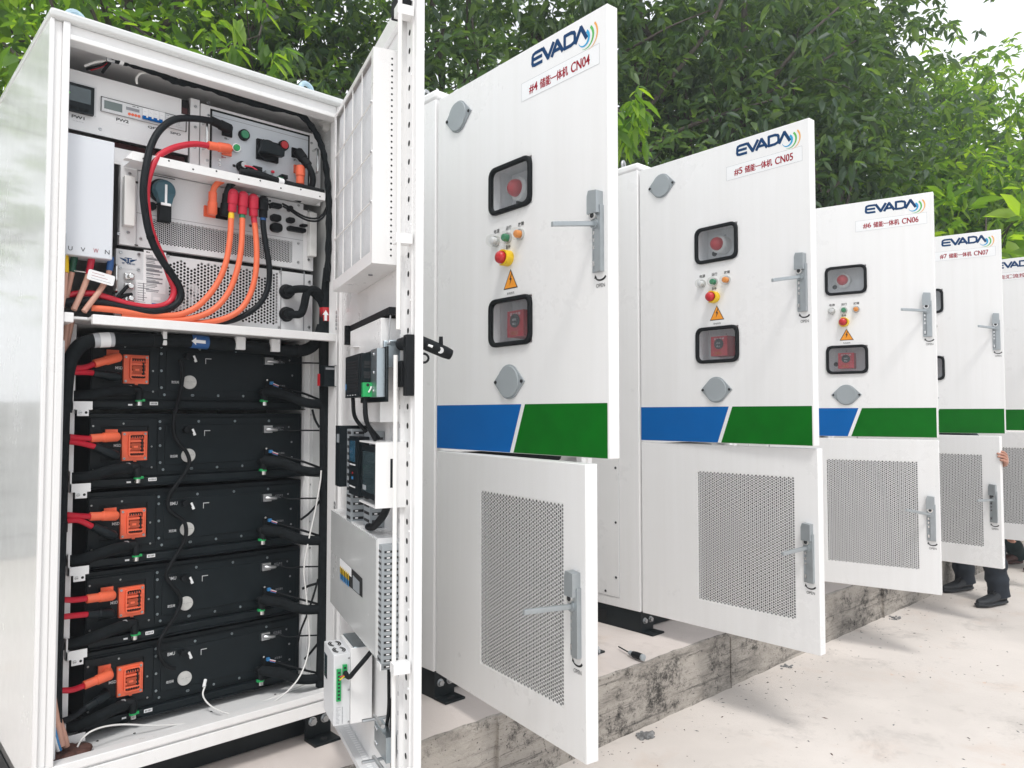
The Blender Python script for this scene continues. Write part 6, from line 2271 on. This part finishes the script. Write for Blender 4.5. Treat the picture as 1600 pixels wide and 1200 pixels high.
# a second one squatting beside the control cabinet, only a strip of it in the photo
q0 = gpt(1616, 886)
fd = V3(math.cos(R(150)), math.sin(R(150)), 0)
sr = V3(math.sin(R(150)), -math.cos(R(150)), 0)
pel = q0+V3(0, 0, .36)-fd*.06
ch = pel+fd*.14+V3(0, 0, .38)
nk = ch+fd*.05+V3(0, 0, .20)
f1, f2 = q0+sr*.16, q0-sr*.16
person('person squatting at the right edge with dark green trousers and brown shoes', dict(
    pelvis=pel, chest=ch, neck=nk, head=nk+fd*.06+V3(0, 0, .15), face=fd,
    hipL=pel-sr*.10, hipR=pel+sr*.10, kneeL=f2+fd*.30+V3(0, 0, .44), kneeR=f1+fd*.30+V3(0, 0, .44),
    ankL=f2+V3(0, 0, .10)+fd*.02, ankR=f1+V3(0, 0, .10)+fd*.02,
    shL=ch-sr*.19+V3(0, 0, .10), shR=ch+sr*.19+V3(0, 0, .10), elL=ch-sr*.22+fd*.2-V3(0, 0, .12), elR=ch+sr*.22+fd*.22-V3(0, 0, .14),
    wrL=f2+fd*.38+V3(0, 0, .38), wrR=f1+fd*.42+V3(0, 0, .34), hdL=fd*.4+V3(0, 0, -.9), hdR=fd*.4+V3(0, 0, -.9), pmL=-fd, pmR=-fd),
    'green_cloth', 'green_cloth', 'shoe_brown', [(f1, R(150)), (f2, R(150))])

# ------------------------------------------------------------------ small things lying about
t = MB()
a, b, c = gpt(640+1152*.2834, 860+530*.2834, PLZ+.012), gpt(640+1210*.2834, 860+563*.2834, PLZ+.014), gpt(640+1290*.2834, 860+592*.2834, PLZ+.017)
sdv = thing('screwdriver', 'screwdriver with a black and grey handle lying on the plinth', 'screwdriver', b)
t.tube([a, a+(b-a)*.08, b], [.0028, .0032, .0032], 'ink_black', n=8)
t.build('blade', sdv)
t = MB()
L = c-b
t.tube([b, b+L*.12, b+L*.2, b+L*.28], [.008, .012, .010, .012], 'grey_plastic', n=12)
t.tube([b+L*.28, b+L*.5, b+L*.9], [.0135, .0155, .0150], 'rubber', n=12)
t.tube([b+L*.9, b+L, b+L*1.03], [.0150, .0145, .006], 'grey_plastic', n=12)
t.build('grip', sdv)
rb = random.Random(21)
def lump(name, label, cat, px, py, n, spread, s, mt, z=0.):
    c = gpt(px, py, z)
    t = MB()
    for k in range(n):
        r = s*rb.uniform(.4, 1)
        a, d = rb.uniform(0, 6.28), spread*rb.random()**.7
        p = c+V3(d*math.cos(a), d*math.sin(a)*.7, r*.25)
        k0 = len(t.v)
        t.ball(p, (r, r*rb.uniform(.6, 1), r*rb.uniform(.4, .7)), mt, 7, 5)
        t.v[k0:] = [(x+rb.uniform(-.16, .16)*r, y+rb.uniform(-.16, .16)*r, max(z+.0005, zz+rb.uniform(-.1, .1)*r)) for x, y, zz in t.v[k0:]]
    tag(t.build(name, loc=c, smooth=False), label, cat)
lump('rubble_heap', 'crumbled heap of grey mortar on the ground below the plinth', 'rubble', 1009, 1150, 60, .045, .016, 'rubble')
lump('rubble_heap', 'flat scatter of mortar crumbs against the plinth foot near the door CN06', 'rubble', 1398, 966, 26, .06, .012, 'rubble')
lump('rubble_heap', 'small scrap of mortar crumbs at the plinth foot under the door CN05', 'rubble', 1228, 1042, 20, .05, .010, 'rubble')
t = MB()
c = gpt(930, 1024, PLZ)
for k in range(16):
    a = k*.9
    p = [c+V3(.035*math.cos(a)*rb.uniform(.3, 1), .03*math.sin(a)*rb.uniform(.3, 1), rb.uniform(.003, .045)) for _ in range(4)]
    t.add(p, [(0, 1, 2, 3)], 'bag_film')
tag(t.build('plastic_bag', loc=c, smooth=False), 'crumpled clear plastic bag beside the cabinet foot near the screwdriver', 'bag')
# grit and dry leaf bits
t = MB()
for k in range(620):
    if k < 520:
        px, py = rb.uniform(900, 1650), 0
        x = rb.uniform(1.2, 7.5)
        y = -.22-abs(rb.gauss(0, .16)) if k < 300 else rb.uniform(-1.6, -.22)
        z = 0
    elif k < 760:
        x, y, z = rb.uniform(.5, 4.5), rb.uniform(-1.9, -.3), 0
    else:
        x, y, z = rb.uniform(-.2, 5), rb.uniform(-.19, .0), PLZ
    s = rb.choice((.0015, .002, .002, .003, .003, .005))
    a = rb.uniform(0, 6.28)
    e = V3(math.cos(a), math.sin(a), 0)*s*rb.uniform(1, 3)
    w = V3(-math.sin(a), math.cos(a), 0)*s*rb.uniform(.4, .9)
    c = V3(x, y, z+.0008)
    h = V3(0, 0, s*.5)
    t.add([c-e, c-w, c+e, c+w, c+h], [(0, 1, 4), (1, 2, 4), (2, 3, 4), (3, 0, 4)], rb.choice(('rubble', 'rubble', 'rubble', 'bark', 'putty')))
o = t.build('grit', smooth=False)
o['kind'] = 'stuff'
o['label'] = 'grit and dry leaf bits scattered over the concrete'

# ------------------------------------------------------------------ thin haze volume added over the scene to veil the trees
hm = bpy.data.materials.new('haze')
hm.use_nodes = True
hm.node_tree.nodes.clear()
ho = hm.node_tree.nodes.new('ShaderNodeOutputMaterial')
hp = hm.node_tree.nodes.new('ShaderNodeVolumePrincipled')
hp.inputs['Color'].default_value = (.92, .95, 1, 1)
hp.inputs['Density'].default_value = .0045
hm.node_tree.links.new(hp.outputs[0], ho.inputs['Volume'])
MATS['haze'] = hm
hz = MB()
hz.box(WORLD, -72, 112, -72, 92, -1, 11.5, 'haze')
hz = hz.build('haze', smooth=False)
hz['kind'] = 'stuff'
hz['label'] = 'thin pale veil of haze added over the scene'

# ------------------------------------------------------------------ tidy up
for o in bpy.data.objects:
    if '_o' in o:
        del o['_o']
